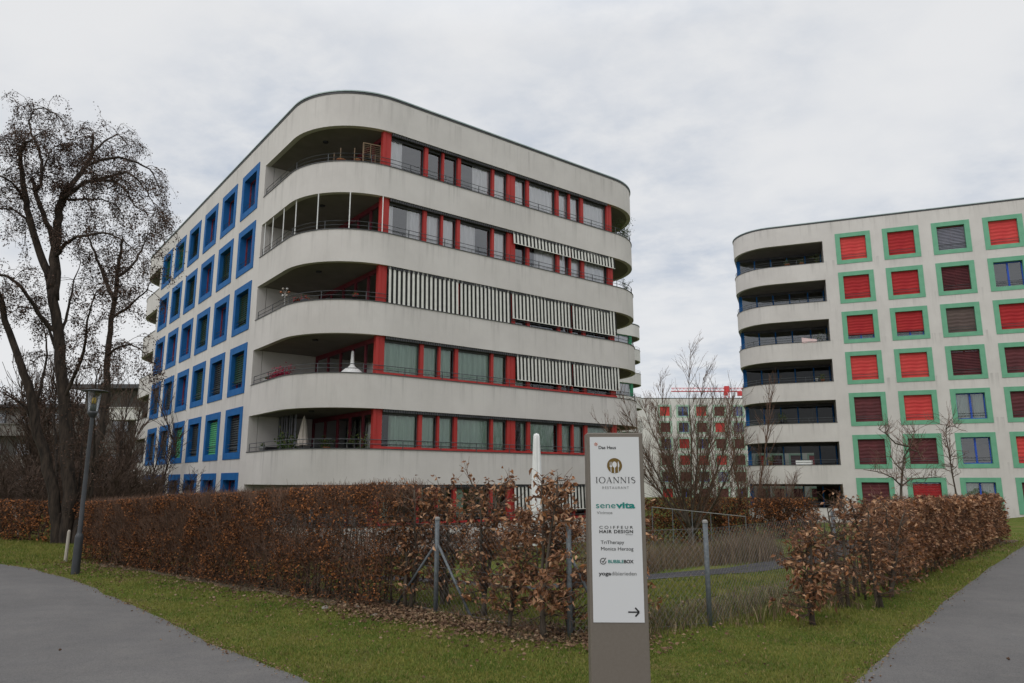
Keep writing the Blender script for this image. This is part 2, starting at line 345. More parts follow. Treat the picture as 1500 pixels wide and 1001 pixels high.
M['soil'] = noisemat('leafy_soil', (.055, .038, .026), (.13, .10, .062), 9, .95, .8, 25)
d1 = (HB - HA).normalized(); n1 = Vector((-d1.y, d1.x)); d2 = (HC - HB).normalized(); n2_ = Vector((-d2.y, d2.x))
tag(strip('soil_strip', [tuple(HA - n1 * .05), tuple(HB - n1 * .1 - d1 * .2)], [tuple(HA + n1 * .95), tuple(HB + n1 * .55 - d1 * .1)], M['soil'], .012, 60, .16), 'brown leafy soil under the long hedge', 'soil', kind='structure')
tag(strip('soil_strip', [tuple(HB - n2_ * .1 + d2 * 2.2), tuple(HC - n2_ * .1)], [tuple(HB + n2_ * .6 + d2 * 2.2), tuple(HC + n2_ * .95)], M['soil'], .012, 70, .14), 'brown leafy soil under the right hedge', 'soil', kind='structure')
def on_path(x, y):
    def side(poly):
        # is (x,y) on the path side of the polyline edge (towards the camera side)
        best = 1e9; s = 0
        for a, b in zip(poly, poly[1:]):
            a = Vector(a); b = Vector(b); d = b - a; t = max(0, min(1, (Vector((x, y)) - a).dot(d) / d.length_squared))
            q = a + d * t; dist = (Vector((x, y)) - q).length
            if dist < best: best = dist; s = d.x * (y - a.y) - d.y * (x - a.x)
        return best, s
    b1, s1 = side(LP); b2, s2 = side(RP)
    return (s1 > 0 and x < .2) or (s2 < 0 and x >= .2)

# ------------------------------------------------------------------ buildings
class Bld:
    def __init__(s, O, DR, DL, z0, LR, LL, name, label, r=3.2, y0=6.56, nk=6, roof=None, base=-1.3, pl='plaster', dz=0.):
        s.O = Vector(O); s.DR = Vector(DR); s.DL = Vector(DL); s.z0 = z0 + dz; s.LR = LR; s.LL = LL; s.r = r; s.y0 = y0; s.nk = nk
        s.H = 1.564; s.roof = roof; s.base = base; s.pl = M[pl]; s.ye = LL - y0
        c = s.O + s.DR * LR / 2 + s.DL * LL / 2
        s.root = thing(name, label, 'building', (c.x, c.y, base))
    def W(s, x, y, z):
        p = s.O + s.DR * x + s.DL * y; return (p.x, p.y, z)
    def outline(s, off, closed=False, seg=18):
        """open path from (0,y0) round the corner at the origin and on round to (0,ye)"""
        r = s.r - off; LR, LL = s.LR, s.LL; out = [(off, s.y0)]
        def arc(cx, cy, a0):
            for i in range(seg + 1):
                a = a0 + math.pi / 2 * i / seg; out.append((cx + r * math.cos(a), cy + r * math.sin(a)))
        R_ = s.r
        arc(R_, R_, math.pi); 
        n = 12
        for i in range(1, n): out.append((R_ + (LR - 2 * R_) * i / n, off))
        arc(LR - R_, R_, 1.5 * math.pi); arc(LR - R_, LL - R_, 0); arc(R_, LL - R_, math.pi / 2)
        out.append((off, s.ye)); return out
    def band(s, za, zb, o1=0., o2=.22, close=False):
        mb = MB(); A = s.outline(o1); B = s.outline(o2)
        if close: A.append(A[0]); B.append(B[0])
        n = len(A); W = s.W
        for (x, y) in A: mb.v.append(W(x, y, za)); mb.v.append(W(x, y, zb))
        for (x, y) in B: mb.v.append(W(x, y, za)); mb.v.append(W(x, y, zb))
        o = 2 * n
        for i in range(n - 1):
            a = 2 * i; b = o + 2 * i
            for f in ((a, a + 2, a + 3, a + 1), (b + 1, b + 3, b + 2, b), (a + 1, a + 3, b + 3, b + 1), (a, b, b + 2, a + 2)): mb.f.append(f); mb.m.append(0)
        if not close:
            mb.f.append((0, 1, o + 1, o)); e = 2 * n - 2; mb.f.append((e, o + e, o + e + 1, e + 1)); mb.m += [0, 0]
        return mb
    def shell(s, rail=True, detail=True):
        z = s.z0; W = s.W
        for k in range(s.nk + 1):
            bot = z + 2.9 * (k - 1) + s.H if k else s.base; top = z + 2.9 * k if k < s.nk else s.roof
            s.band(bot, top).build('parapet_band' if k < s.nk else 'roof_band', s.pl, s.root)
            if k < s.nk:
                s.band(top, top + .03, -.03, .26).build('coping', M['coping'], s.root)
            # slab
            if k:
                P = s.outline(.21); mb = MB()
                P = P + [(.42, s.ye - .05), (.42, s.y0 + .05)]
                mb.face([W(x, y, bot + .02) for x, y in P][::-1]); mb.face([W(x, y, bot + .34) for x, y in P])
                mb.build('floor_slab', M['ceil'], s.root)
        s.band(s.roof, s.roof + .05, -.05, .3, True).build('roof_flashing', M['flash'], s.root)
        s.band(s.roof - .09, s.roof - .003, -.02, -.005, True).build('roof_drip_edge', M['coping'], s.root)
        mb = MB(); mb.face([W(x, y, s.roof - .12) for x, y in s.outline(.21) + []]); mb.build('roof', M['concrete'], s.root)
        # walls inside
        mb = MB(); LR, LL, y0, ye = s.LR, s.LL, s.y0, s.ye; b = s.base; t = s.roof - .15
        mb.box(.42, 2.9, y0, y0 + .25, b, t, W); mb.box(.42, 2.9, ye - .25, ye, b, t, W)
        mb.box(LR - 3.2, LR - .25, y0, y0 + .25, b, t, W); mb.box(LR - .5, LR - .26, y0 + .26, ye, b, t, W)
        mb.box(3, LR - 3.2, LL - .6, LL - .3, b, t, W); mb.box(LR - 3.4, LR - 3.2, ye, LL - .6, b, t, W); mb.box(2.9, 3.1, ye, LL - .6, b, t, W)
        mb.build('wall', s.pl, s.root)
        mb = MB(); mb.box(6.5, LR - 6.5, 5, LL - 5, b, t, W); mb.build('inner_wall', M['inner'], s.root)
    def railing(s, k, m, p0, p1, off=.05, name='railing', heights=(.17, .34)):
        """along the outline between path parameters (lengths)"""
        P = s.outline(off); acc = [0]
        for a, b in zip(P, P[1:]): acc.append(acc[-1] + math.hypot(b[0] - a[0], b[1] - a[1]))
        def pt(t):
            for i in range(len(P) - 1):
                if acc[i + 1] >= t:
                    q = (t - acc[i]) / max(1e-9, acc[i + 1] - acc[i]); return (P[i][0] + (P[i + 1][0] - P[i][0]) * q, P[i][1] + (P[i + 1][1] - P[i][1]) * q)
            return P[-1]
        mb = MB(); z = s.z0 + 2.9 * k + .03; n = int((p1 - p0) / .35)
        for h in heights: mb.tube([s.W(*pt(p0 + (p1 - p0) * i / n), z + h) for i in range(n + 1)], .014, 4)
        n = max(2, round((p1 - p0) / 1.75))
        for i in range(n + 1):
            q = pt(p0 + (p1 - p0) * i / n); mb.tube([s.W(*q, z - .01), s.W(*q, z + heights[-1])], .016, 4)
        return mb.build(name, m, s.root)
    def punched(s, cols, zc, pl=None, inset=.33, winw=2.45, winh=2.3, depth=.34):
        """wall with holes at x=0 between y0 and ye; cols: y of each window's near outer edge; zc: window outer bottom for k=0"""
        mb = MB(); W = s.W; hy = [(c + inset, c + winw - inset) for c in cols]
        ysx = [s.y0] + [v for h in hy for v in h] + [s.ye]
        zs = [s.base] + [v for k in range(s.nk) for v in (zc + 2.9 * k + inset * .9, zc + 2.9 * k + winh - inset * .95)] + [s.roof]
        s.hz = zs
        for i in range(len(ysx) - 1):
            for j in range(len(zs) - 1):
                if i % 2 and j % 2: continue
                mb.face([W(0, ysx[i], zs[j]), W(0, ysx[i + 1], zs[j]), W(0, ysx[i + 1], zs[j + 1]), W(0, ysx[i], zs[j + 1])])
                mb.face([W(.40, ysx[i], zs[j]), W(.40, ysx[i + 1], zs[j]), W(.40, ysx[i + 1], zs[j + 1]), W(.40, ysx[i], zs[j + 1])])
        for yy in (s.y0, s.ye): mb.face([W(0, yy, s.base), W(.4, yy, s.base), W(.4, yy, s.roof), W(0, yy, s.roof)])
        mb.face([W(0, s.y0, s.roof), W(.4, s.y0, s.roof), W(.4, s.ye, s.roof), W(0, s.ye, s.roof)])
        mb.build('wall', s.pl, s.root)
        s.wi = (inset, winw, winh, depth, zc)

def window_meshes(inset, w, h):
    """window in its own frame: x along the wall, y into the wall, z up, origin at the outer lower near corner"""
    d = {}; b = inset * .9; t = h - inset * .95; l = inset; r = w - inset; p = -.03; D = .33
    mb = MB()
    def ring(x0, x1, z0, z1, X0, X1, Z0, Z1, ya, yb):
        o = [(x0, z0), (x1, z0), (x1, z1), (x0, z1)]; i = [(X0, Z0), (X1, Z0), (X1, Z1), (X0, Z1)]
        for k in range(4):
            k2 = (k + 1) % 4
            mb.face([(o[k][0], ya, o[k][1]), (o[k2][0], ya, o[k2][1]), (i[k2][0], ya, i[k2][1]), (i[k][0], ya, i[k][1])])
            mb.face([(o[k][0], ya, o[k][1]), (o[k][0], yb[0], o[k][1]), (o[k2][0], yb[0], o[k2][1]), (o[k2][0], ya, o[k2][1])])
            mb.face([(i[k][0], ya, i[k][1]), (i[k2][0], ya, i[k2][1]), (i[k2][0], yb[1], i[k2][1]), (i[k][0], yb[1], i[k][1])])
    ring(0, w, 0, h, l + .004, r - .004, b + .004, t - .004, p, (0, D)); d['surround'] = mb
    mb = MB(); f = .06; y = D - .07
    x0, x1, z0, z1 = l + .008, r - .008, b + .008, t - .008; mid = (x0 + x1) / 2
    mb.box(x0, x0 + f, y, y + .06, z0, z1); mb.box(x1 - f, x1, y, y + .06, z0, z1); mb.box(x0 + f, x1 - f, y, y + .06, z0, z0 + f); mb.box(x0 + f, x1 - f, y, y + .06, z1 - f, z1); mb.box(mid - .055, mid + .055, y - .01, y + .05, z0 + f, z1 - f)
    d['frame'] = mb
    mb = MB(); mb.face([(x0, y + .03, z0), (x1, y + .03, z0), (x1, y + .03, z1), (x0, y + .03, z1)]); d['pane'] = mb
    mb = MB()
    for hh in (.22, .38): mb.tube([(l, .07, b + hh), (r, .07, b + hh)], .014, 4)
    d['rail'] = mb
    def blind(z_low, yb=.16, slat=.105, amp=.03):
        m = MB(); n = int((t - z_low - .02) / slat); m.box(x0 + .01, x1 - .01, yb - .02, yb + .03, z_low - .03, z_low)
        for i in range(n):
            za = z_low + i * slat
            m.hexa([(x0 + .01, yb - amp, za), (x1 - .01, yb - amp, za), (x1 - .01, yb - amp + .005, za), (x0 + .01, yb - amp + .005, za),
                    (x0 + .01, yb + amp, za + slat * .93), (x1 - .01, yb + amp, za + slat * .93), (x1 - .01, yb + amp + .005, za + slat * .93), (x0 + .01, yb + amp + .005, za + slat * .93)])
        return m
    def cloth(z_low, yb=.14):
        m = MB(); nx, nz = 14, 22
        for j in range(nz + 1):
            for i in range(nx + 1):
                xx = x0 + .01 + (x1 - x0 - .02) * i / nx; zz = z_low + (t - z_low - .01) * j / nz
                m.v.append((xx, yb + .012 * math.sin(j * 1.9 + .5 * math.sin(i * .9)) + .02 * math.sin(math.pi * i / nx), zz))
        for j in range(nz):
            for i in range(nx): a = j * (nx + 1) + i; m.f.append((a, a + 1, a + nx + 2, a + nx + 1)); m.m.append(0)
        m.box(x0 + .01, x1 - .01, yb - .02, yb + .03, z_low - .04, z_low)
        return m
    d['slats'] = blind(b + .04); d['slatshalf'] = blind(b + .35); d['cloth'] = cloth(b + .06); d['clothhigh'] = cloth(b + .36)
    m = MB()
    for (a, c) in ((x0 + .06, mid - .1), (mid + .18, x1 - .06)):
        n = 18; 
        for i in range(n + 1):
            xx = a + (c - a) * i / n; yy = y + .14 + .03 * math.sin(i * 2.1)
            m.v.append((xx, yy, z0)); m.v.append((xx, yy, z1))
        q = len(m.v) - 2 * (n + 1)
        for i in range(n): m.f.append((q + 2 * i, q + 2 * i + 2, q + 2 * i + 3, q + 2 * i + 1)); m.m.append(0)
    d['curtain'] = m
    return d
_mesh = {}
def shared(key, mb, mt, smooth=False):
    if key not in _mesh:
        me = bpy.data.meshes.new(key); me.from_pydata(mb.v, [], mb.f); me.materials.append(mt)
        if smooth: me.polygons.foreach_set('use_smooth', [True] * len(me.polygons))
        _mesh[key] = me
    return _mesh[key]
def place_windows(B, cols, states, spec, pref, surround, frames, plbl=None):
    ins, w, h, dep, zc = B.wi; wm = window_meshes(ins, w, h)
    ax = B.DL; ay = Vector((B.DR.x, B.DR.y)); 
    # inward normal perpendicular to DL
    n = Vector((-ax.y, ax.x)); 
    if n.dot(ay) < 0: n = -n
    for j, c in enumerate(cols):
        for k in range(B.nk):
            st = states(j, k)
            o = B.W(0, c, zc + 2.9 * k)
            Mx = Matrix(((ax.x, n.x, 0, o[0]), (ax.y, n.y, 0, o[1]), (0, 0, 1, o[2]), (0, 0, 0, 1)))
            win = link('window', shared(pref + 'surround', wm['surround'], M[surround]), B.root); win.matrix_basis = Mx
            if st[0] == 'none': continue
            fr = st[2] if len(st) > 2 else frames
            link('window_frame', shared(pref + 'frame' + fr, wm['frame'], M[fr]), win)
            link('pane', shared(pref + 'pane', wm['pane'], M['glass']), win)
            if spec.get('rail', 1): link('guard_rail', shared(pref + 'rail', wm['rail'], M['rail']), win)
            if st[0]: link('curtain' if st[0] == 'curtain' else 'blind', shared(pref + st[0] + st[1], wm[st[0]], M[st[1]]), win)

# ---- the near building with blue surrounds and red ribbon windows
def dirv(d): a = math.radians(d); return (math.cos(a), math.sin(a))
B1 = Bld((-7.394, 26.39), dirv(38.376), dirv(127.747), -.047, 19.55, 33.5, 'apartment_building',
         'near apartment block with rounded white balcony bands, red ribbon windows and blue framed windows', roof=17.54, nk=6)
B1.shell()
cols1 = [6.56 + .84 + 3.285 * i for i in range(6)]
B1.punched(cols1, -.28)
RD = ('', ''); G = ('slats', 'blkgreen'); BG = ('slats', 'ltgreen'); DK = ('slats', 'dkslat'); HG = ('slatshalf', 'blkgreen')
tab1 = {5: [RD, RD, RD, G, BG, BG], 4: [RD, G, RD, G, G, RD], 3: [G, RD, G, RD, RD, RD], 2: [HG, DK, G, RD, DK, DK], 1: [DK, BG, DK, BG, DK, DK], 0: [RD, RD, RD, RD, RD, RD]}
place_windows(B1, cols1, lambda j, k: (*tab1[k][j], 'darkred'), {}, 'bluewin_', 'blue', 'darkred')

posts = [(2.70, 3.08), (4.73, 4.9), (5.63, 5.73), (6.45, 6.62), (8.36, 8.5), (9.27, 9.73), (10.43, 10.6), (12.33, 12.52), (13.18, 13.29), (14.0, 14.2), (15.9, 16.25)]
def ribbon(B, k, posts, mred, curt, gls, simple=False, sill=False):
    z0 = B.z0 + 2.9 * k; zt = z0 + B.H; W = B.W
    for i, (a, b) in enumerate(posts):
        mb = MB(); wide = b - a > .3
        mb.box(a, b, .14, .33, z0 + .004, zt + .018, W)
        if wide: mb.box(a + (b - a) * .38, a + (b - a) * .38 + .02, .125, .139, z0 + .03, zt, W)
        mb.build('window_post', M[mred], B.root)
    # head box of packed striped awning
    mb = MB(); L0, L1 = posts[0][1], posts[-1][0]
    if not simple:
        n = int((L1 - L0) / .11)
        mb.box(L0, L1, .06, .12, zt - .12, zt + .015, W)
        for i in range(n): x = L0 + (L1 - L0) * i / n; mb.box(x, x + .06, .03, .058, zt - .115, zt + .012, W)
        mb.build('awning_pack', M['coping'], B.root)
    if sill:
        mb = MB(); mb.box(posts[0][0], posts[-1][1], .06, .118, z0 + .034, z0 + .12, W); mb.build('window_sill', M[mred], B.root)
    for i in range(len(posts) - 1):
        a, b = posts[i][1], posts[i + 1][0]
        mb = MB(); mb.face([W(a, .32, z0 - .2), W(b, .32, z0 - .2), W(b, .32, zt - .02), W(a, .32, zt - .02)]); p = mb.build('ribbon_window', M[gls], B.root)
        mb = MB(); mb.box(a, b, .255, .305, zt - (.20 if not simple else .1), zt + .018, W); mb.box(a, b, .265, .305, z0 - .2, z0 + .05, W)
        for e in (a, b - .03): mb.box(e, e + .03, .26, .305, z0 + .0, zt - .1, W)
        mb.build('window_frame', M['coping' if not simple else mred], p)
        for (f0, f1, cm) in curt(i):
            if cm is None: continue
            x0 = a + (b - a) * f0; x1 = a + (b - a) * f1; n = max(4, int((x1 - x0) / .035)); mb = MB()
            ph = U(0, 6)
            for q in range(n + 1):
                x = x0 + (x1 - x0) * q / n; yy = .40 + .055 * math.sin(q * .9 + ph + 1.2 * math.sin(q * .13)) + .015 * math.sin(q * 2.3)
                mb.v.append(W(x, yy, z0 - .6)); mb.v.append(W(x + .03 * math.sin(q * .4 + ph), yy, zt))
            for q in range(n): mb.f.append((2 * q, 2 * q + 2, 2 * q + 3, 2 * q + 1)); mb.m.append(0)
            mb.build('curtain', M[cm], p, True)
C, GC = 'curtain', 'gcurtain'
F = [(0, 1, C)]
cur5 = {0: [(0, .4, C)], 1: [(0, .1, C)], 2: [], 3: [(.45, 1, C)], 4: F, 5: F, 6: F, 7: F, 8: F, 9: F}
cur4 = {0: [(0, .18, C), (.6, 1, C)], 1: [(.1, 1, C)], 2: F, 3: [(.0, .55, C)], 4: F, 5: [], 6: [(.3, 1, C)], 7: F, 8: F, 9: F}
cur3 = {i: [(0, 1, GC)] if i < 5 else [] for i in range(10)}
cur2 = {0: [(0, 1, GC)], 1: [(0, 1, GC)], 2: [(0, 1, GC)], 3: [(0, 1, GC)], 4: [(0, 1, GC)], 5: [(0, 1, GC)], 6: [], 7: [], 8: [], 9: []}
cur1 = {0: [(0, .1, GC), (.26, 1, GC)], 1: [(0, 1, GC)], 2: [(0, 1, GC)], 3: [(0, 1, GC)], 4: [(0, 1, GC)], 5: [(.7, 1, GC)], 6: [(0, .9, GC)], 7: [(0, 1, GC)], 8: [(0, 1, GC)], 9: [(0, 1, GC)]}
cur0 = {i: [(0, .3, GC)] for i in range(10)}
for k, cu in {5: cur5, 4: cur4, 3: cur3, 2: cur2, 1: cur1, 0: cur0}.items():
    ribbon(B1, k, posts, 'red', lambda i, cu=cu: cu[i], 'glass' if k > 2 else 'gglass', sill=(k <= 2))
    B1.railing(k, M['rail'], .2, 34.0)
def awning(B, k, x0, x1, drop, period=.215):
    """outdoor blind of alternating cream and black vertical stripes"""
    z1 = B.z0 + 2.9 * k + B.H - .01; z0 = z1 - drop; n = int(round((x1 - x0) / (period / 2))); mb = MB()
    for i in range(n):
        a = x0 + (x1 - x0) * i / n; b = x0 + (x1 - x0) * (i + 1) / n
        y0 = .055 + .01 * math.sin(i * .37); y1 = .055 + .01 * math.sin((i + 1) * .37)
        mb.face([B.W(a, y0 - .05, z0), B.W(b, y1 - .05, z0), B.W(b, y1, z1), B.W(a, y0, z1)], i % 2)
    mb.box(x0, x1, .0, .022, z0 - .03, z0, B.W, 0)
    return mb.build('striped_awning', [M['stripew'], M['stripeb']], B.root)
awning(B1, 3, 3.12, 6.5, 1.52); awning(B1, 3, 6.62, 9.40, 1.52); awning(B1, 3, 9.48, 13.15, 1.25); awning(B1, 3, 13.25, 16.3, 1.25)
awning(B1, 2, 9.75, 13.15, 1.16); awning(B1, 2, 13.25, 16.4, 1.16)
awning(B1, 4, 9.55, 13.15, .56); awning(B1, 4, 13.25, 16.3, .56)
awning(B1, 0, 13.0, 16.3, 1.1); awning(B1, 0, 9.6, 12.9, 1.1)

def loggia_glass(B, k, xw, mred, gls, y1=6.5):
    """glazed wall facing the loggia at x=xw"""
    z0 = B.z0 + 2.9 * k - 1.0; zt = B.z0 + 2.9 * k + B.H; W = B.W; mb = MB()
    ys_ = [.36, 1.5, 2.7, 3.9, 5.2, y1]
    for y in ys_: mb.box(xw - .05, xw + .08, y - .05, y + .05, z0, zt - .08, W)
    if mred == 'blue':
        w = mb.build('loggia_window', M[mred], B.root); mb = MB(); mb.box(xw - .06, xw + .09, .40, y1, zt - .17, zt + .015, W); mb.box(xw - .055, xw + .085, .41, y1, z0, z0 + .1, W); mb.build('header', M['coping'], w)
    else:
        mb.box(xw - .06, xw + .09, .40, y1, zt - .17, zt + .015, W); mb.box(xw - .05, xw + .08, .41, y1, z0, z0 + .1, W); w = mb.build('loggia_window', M[mred], B.root)
    mb = MB(); mb.face([W(xw, .41, z0 + .1), W(xw, y1, z0 + .1), W(xw, y1, zt - .17), W(xw, .41, zt - .17)]); mb.build('pane', M[gls], w)
for k in range(6):
    loggia_glass(B1, k, 2.95, 'darkred', 'dglass')
    loggia_glass(B1, k, 16.3, 'red', 'gglass')
# glazing poles of the loggia on the fifth floor
for (x, y) in [(.05, 6.2), (.05, 5.2), (.05, 3.9), (.12, 2.7), (.55, 1.45), (1.5, .5), (2.75, .06)]:
    mb = MB(); z = B1.z0 + 2.9 * 4; mb.tube([B1.W(x, y, z + .03), B1.W(x, y, z + B1.H)], .022, 6); mb.build('glazing_pole', M['white'], B1.root)
# striped blind inside the first loggia
mb = MB(); 
for i in range(22):
    y = 4.4 + i * .1; x = 1.3 + .04 * math.sin(i); mb.box(x, x + .01, y, y + .09, 1.95, 4.68, B1.W, i % 2)
mb.build('loggia_blind', [M['grey'], M['stripeb']], B1.root)
mb = MB(); 
for i in range(5):
    c = B1.W(1.2, 2.6, B1.z0 + 2.9 * (i + 1) + B1.H - .03); mb.lathe(c, [(.001, 0), (.11, 0), (.12, .03), (.12, .05)], 14)
mb.build('ceiling_lamp', M['black'], B1.root)
# repainted patch and expansion joint on the lowest band
# ---- the right building with green surrounds
B2 = Bld(tuple(Vector((23.437, 50.435)) + Vector(dirv(-21.32)) * -7.25), dirv(68.68), dirv(-21.32), -.14 + .0, 22, 36, 'apartment_building',
         'right hand apartment block with green window surrounds, red blinds and rounded dark loggias', r=2.8, y0=6.4, nk=7, roof=20.33, base=-1.6)
B2.H = 1.60; B2.shell()
cols2 = [7.25 + 3.07 * i for i in range(7)]
B2.punched(cols2, -.41, inset=.31, winw=2.3, winh=2.29)
r_, q_, m_ = ('cloth', 'bred', 'blue2'), ('cloth', 'bred2', 'blue2'), ('cloth', 'maroon', 'darkred')
qh = ('clothhigh', 'bred2', 'blue2'); gl = ('slats', 'grey', 'darkred'); ms = ('slats', 'maroon', 'darkred'); rs = ('slats', 'bred2', 'blue2')
oc = ('curtain', 'gcurtain', 'blue2'); od = ('', '', 'blue2'); br = ('cloth', 'brown', 'darkred')
tab2 = {6: [r_, q_, gl, r_, q_, gl, r_], 5: [q_, q_, ms, od, r_, q_, ms], 4: [qh, qh, br, q_, ms, r_, od], 3: [r_, r_, ms, m_, m_, r_, q_],
        2: [m_, r_, oc, m_, q_, m_, r_], 1: [m_, m_, od, r_, m_, q_, od], 0: [m_, rs, oc, m_, q_, m_, r_]}
place_windows(B2, cols2, lambda j, k: tab2[k][j], {}, 'greenwin_', 'green', 'blue2')
posts2 = [(3.1, 3.5), (5.2, 5.36), (7.2, 7.36), (9.2, 9.5), (11.4, 11.6), (13.6, 13.8), (15.8, 16), (18.4, 18.8)]
for k in range(7):
    ribbon(B2, k, posts2, 'blue', lambda i: [], 'glass', simple=True)
    B2.railing(k, M['rail'], .1, 28)
    loggia_glass(B2, k, 2.9, 'blue', 'glass' if k > 3 else 'dglass', 6.3)
    # darker wall cladding at the back of the loggia's right end
# ---- third building behind the near one
B3 = Bld((1.8, 76.2), dirv(38.376), dirv(127.747), -.047, 19.55, 33.5, 'apartment_building',
         'farther white block with stacked curved balconies and green posts, behind the near block', roof=20.44, nk=7, pl='plaster2')
B3.shell(); B3.punched([6.56 + .84 + 3.285 * i for i in range(6)], -.28); 
for k in range(7):
    ribbon(B3, k, [(2.7, 3.0), (6.4, 6.6), (9.3, 9.6), (12.3, 12.5), (15.9, 16.3)], 'green2', lambda i: [(0, 1, C)] if (i + 1) % 3 else [(0, .4, C)], 'glass', simple=True)
    B3.railing(k, M['rail'], .2, 34)
# ---- far building
B4 = Bld((16, 131), (0, 1), (1, 0), -.1, 14, 52, 'apartment_building',
         'distant pale block with green framed windows and small red blinds, below the crane', roof=17.5, nk=6, pl='plaster2', base=-2.6, dz=-1.25)
B4.roof = 16.4; B4.shell(); cols4 = [10.3 + 3.28 * i for i in range(11)]
B4.punched(cols4, -1.6)
random.seed(3)
ch = [r_, m_, od, q_, m_, m_, ms, od]
place_windows(B4, cols4, lambda j, k: random.choice(ch), {'rail': 0}, 'farwin_', 'pgreen', 'blue2')
random.seed(11)

# ---- grey balcony block far left
root = thing('apartment_building', 'low grey block with long white balconies seen through the bare trees', 'building', (-38, 66, 0))
mb = MB(); mb.box(-72, -26.5, 66, 80, -1, 8.2); mb.build('wall', M['concrete2'], root); mb = MB(); mb.box(-38, -31.2, 64.6, 65.99, -1, 9.6); mb.build('wall', M['concrete2'], root)
for (x0, x1, y, z) in [(-35, -32.2, 63.2, 6.9), (-37.8, -30.8, 63.2, 4.0), (-37.8, -31, 63.2, 1.2), (-70, -40, 64.6, 5.6), (-70, -40, 64.6, 2.8)]:
    mb = MB(); mb.box(x0, x1, y, y + .15, z, z + 1.0); mb.box(x0, x1, y + .15, y + 1.4, z, z + .2); mb.box(x0, x1, y - .1, y + .05, z + 1.0, z + 1.08); mb.build('balcony', M['plaster2' if z == 6.9 else 'concrete2'], root)
mb = MB(); mb.box(-38.5, -30.4, 62.8, 80, 9.6, 9.95); mb.build('roof', M['coping'], root)
mb = MB(); mb.box(-72.4, -38.6, 65.5, 80.4, 8.2, 8.5); mb.build('roof', M['coping'], root)
for i in range(3):
    for z in (.4, 3.1, 5.8):
        x = -37.8 + 2.15 * i; mb = MB(); mb.box(x + .3, x + 1.8, 64.5, 64.57, z + .1, z + 2.0); w = mb.build('window', M['coping'], root)
        mb = MB(); mb.face([(x + .4, 64.48, z + .2), (x + 1.7, 64.48, z + .2), (x + 1.7, 64.48, z + 1.9), (x + .4, 64.48, z + 1.9)]); mb.build('pane', M['glass'], w)
for i in range(11):
    for z in (.4, 3.1, 5.8):
        x = -70 + 2.8 * i; mb = MB(); mb.box(x + .3, x + 1.8, 65.9, 65.97, z + .1, z + 1.9); w = mb.build('window', M['coping'], root)
        mb = MB(); mb.face([(x + .4, 65.88, z + .2), (x + 1.7, 65.88, z + .2), (x + 1.7, 65.88, z + 1.8), (x + .4, 65.88, z + 1.8)]); mb.build('pane', M['glass'], w)

# ---- crane
cr = thing('tower_crane', 'small red tower crane with a long level jib above the distant block', 'crane', (89, 300, -2))
mb = MB()
for dx in (-.8, .8):
    for dy in (-.8, .8): mb.tube([(89 + dx, 300 + dy, -2), (89 + dx, 300 + dy, 38)], .14, 4)
for i in range(20):
    z = -2 + 2 * i; s_ = 1 if i % 2 else -1
    mb.tube([(89 - .8 * s_, 299.2, z), (89 + .8 * s_, 299.2, z + 2)], .08, 3); mb.tube([(89 - .8, 300 - .8 * s_, z), (89 - .8, 300 + .8 * s_, z + 2)], .08, 3)
mb.build('mast', M['craner'], cr)
mb = MB(); a = 66; b = 96
for (y, z) in ((299.4, 38.2), (300.6, 38.2), (300, 39.6)): mb.tube([(a, y, z), (b, y, z)], .13, 4)
for i in range(20):
    x = a + 1.5 * i; mb.tube([(x, 299.4, 38.2), (x + .75, 300, 39.6)], .07, 3); mb.tube([(x + .75, 300, 39.6), (x + 1.5, 299.4, 38.2)], .07, 3)
mb.build('jib', M['craner'], cr)
mb = MB(); mb.box(87.6, 88.9, 298.5, 299.6, 36.5, 38.1); mb.box(88.1, 89.9, 299.2, 300.8, 38.0, 40.4); mb.build('cab', M['craner'], cr)
mb = MB(); mb.box(93.5, 95.8, 299.3, 300.7, 36.4, 38.1); mb.build('counterweight', M['craner'], cr)

# ------------------------------------------------------------------ bare trees
def wander(p, d, length, n, wob, droop):
    pts = [Vector(p)]; d = Vector(d).normalized()
    for i in range(n):
        d = d + Vector((U(-1, 1), U(-1, 1), U(-1, 1))) * wob + Vector((0, 0, -droop * (i + 1) / n)); d.normalize()
        pts.append(pts[-1] + d * (length / n))
    return pts, d
def taper(r0, r1, n): return [r0 + (r1 - r0) * i / (n - 1) for i in range(n)]
def sprout(mb, lb, p, d, length, r, depth, wob=.16, droop=.1, kids=4, spread=.8, leaf_n=0, leaf_s=.06, ends=None, rmin=.004):
    n = 5 if depth > 0 else 4
    pts, dd = wander(p, d, length, n, wob, droop)
    mb.tube(pts, taper(r, max(rmin, r * .4), len(pts)), 4 if depth > 1 else 3, cap=False)
    if lb is not None and leaf_n and depth <= 1:
        for _ in range(leaf_n):
            q = pts[int(U(1, len(pts)))]
            q = q + Vector((U(-1, 1), U(-1, 1), U(-1.2, .6))) * (leaf_s * 2.6)
            leaf(lb, q, leaf_s * U(.6, 1.4), .7)
    if depth <= 0: return
    for i in range(kids):
        k = min(len(pts) - 1, 1 + int(U(0, len(pts) - 1))); q = pts[k]
        base = (pts[k] - pts[k - 1]).normalized()
        nd = base + Vector((U(-1, 1), U(-1, 1), U(-.7, .9))) * spread
        sprout(mb, lb, q, nd, length * U(.45, .72), max(rmin, r * U(.4, .6)), depth - 1, wob, droop, kids, spread, leaf_n, leaf_s, ends, rmin)

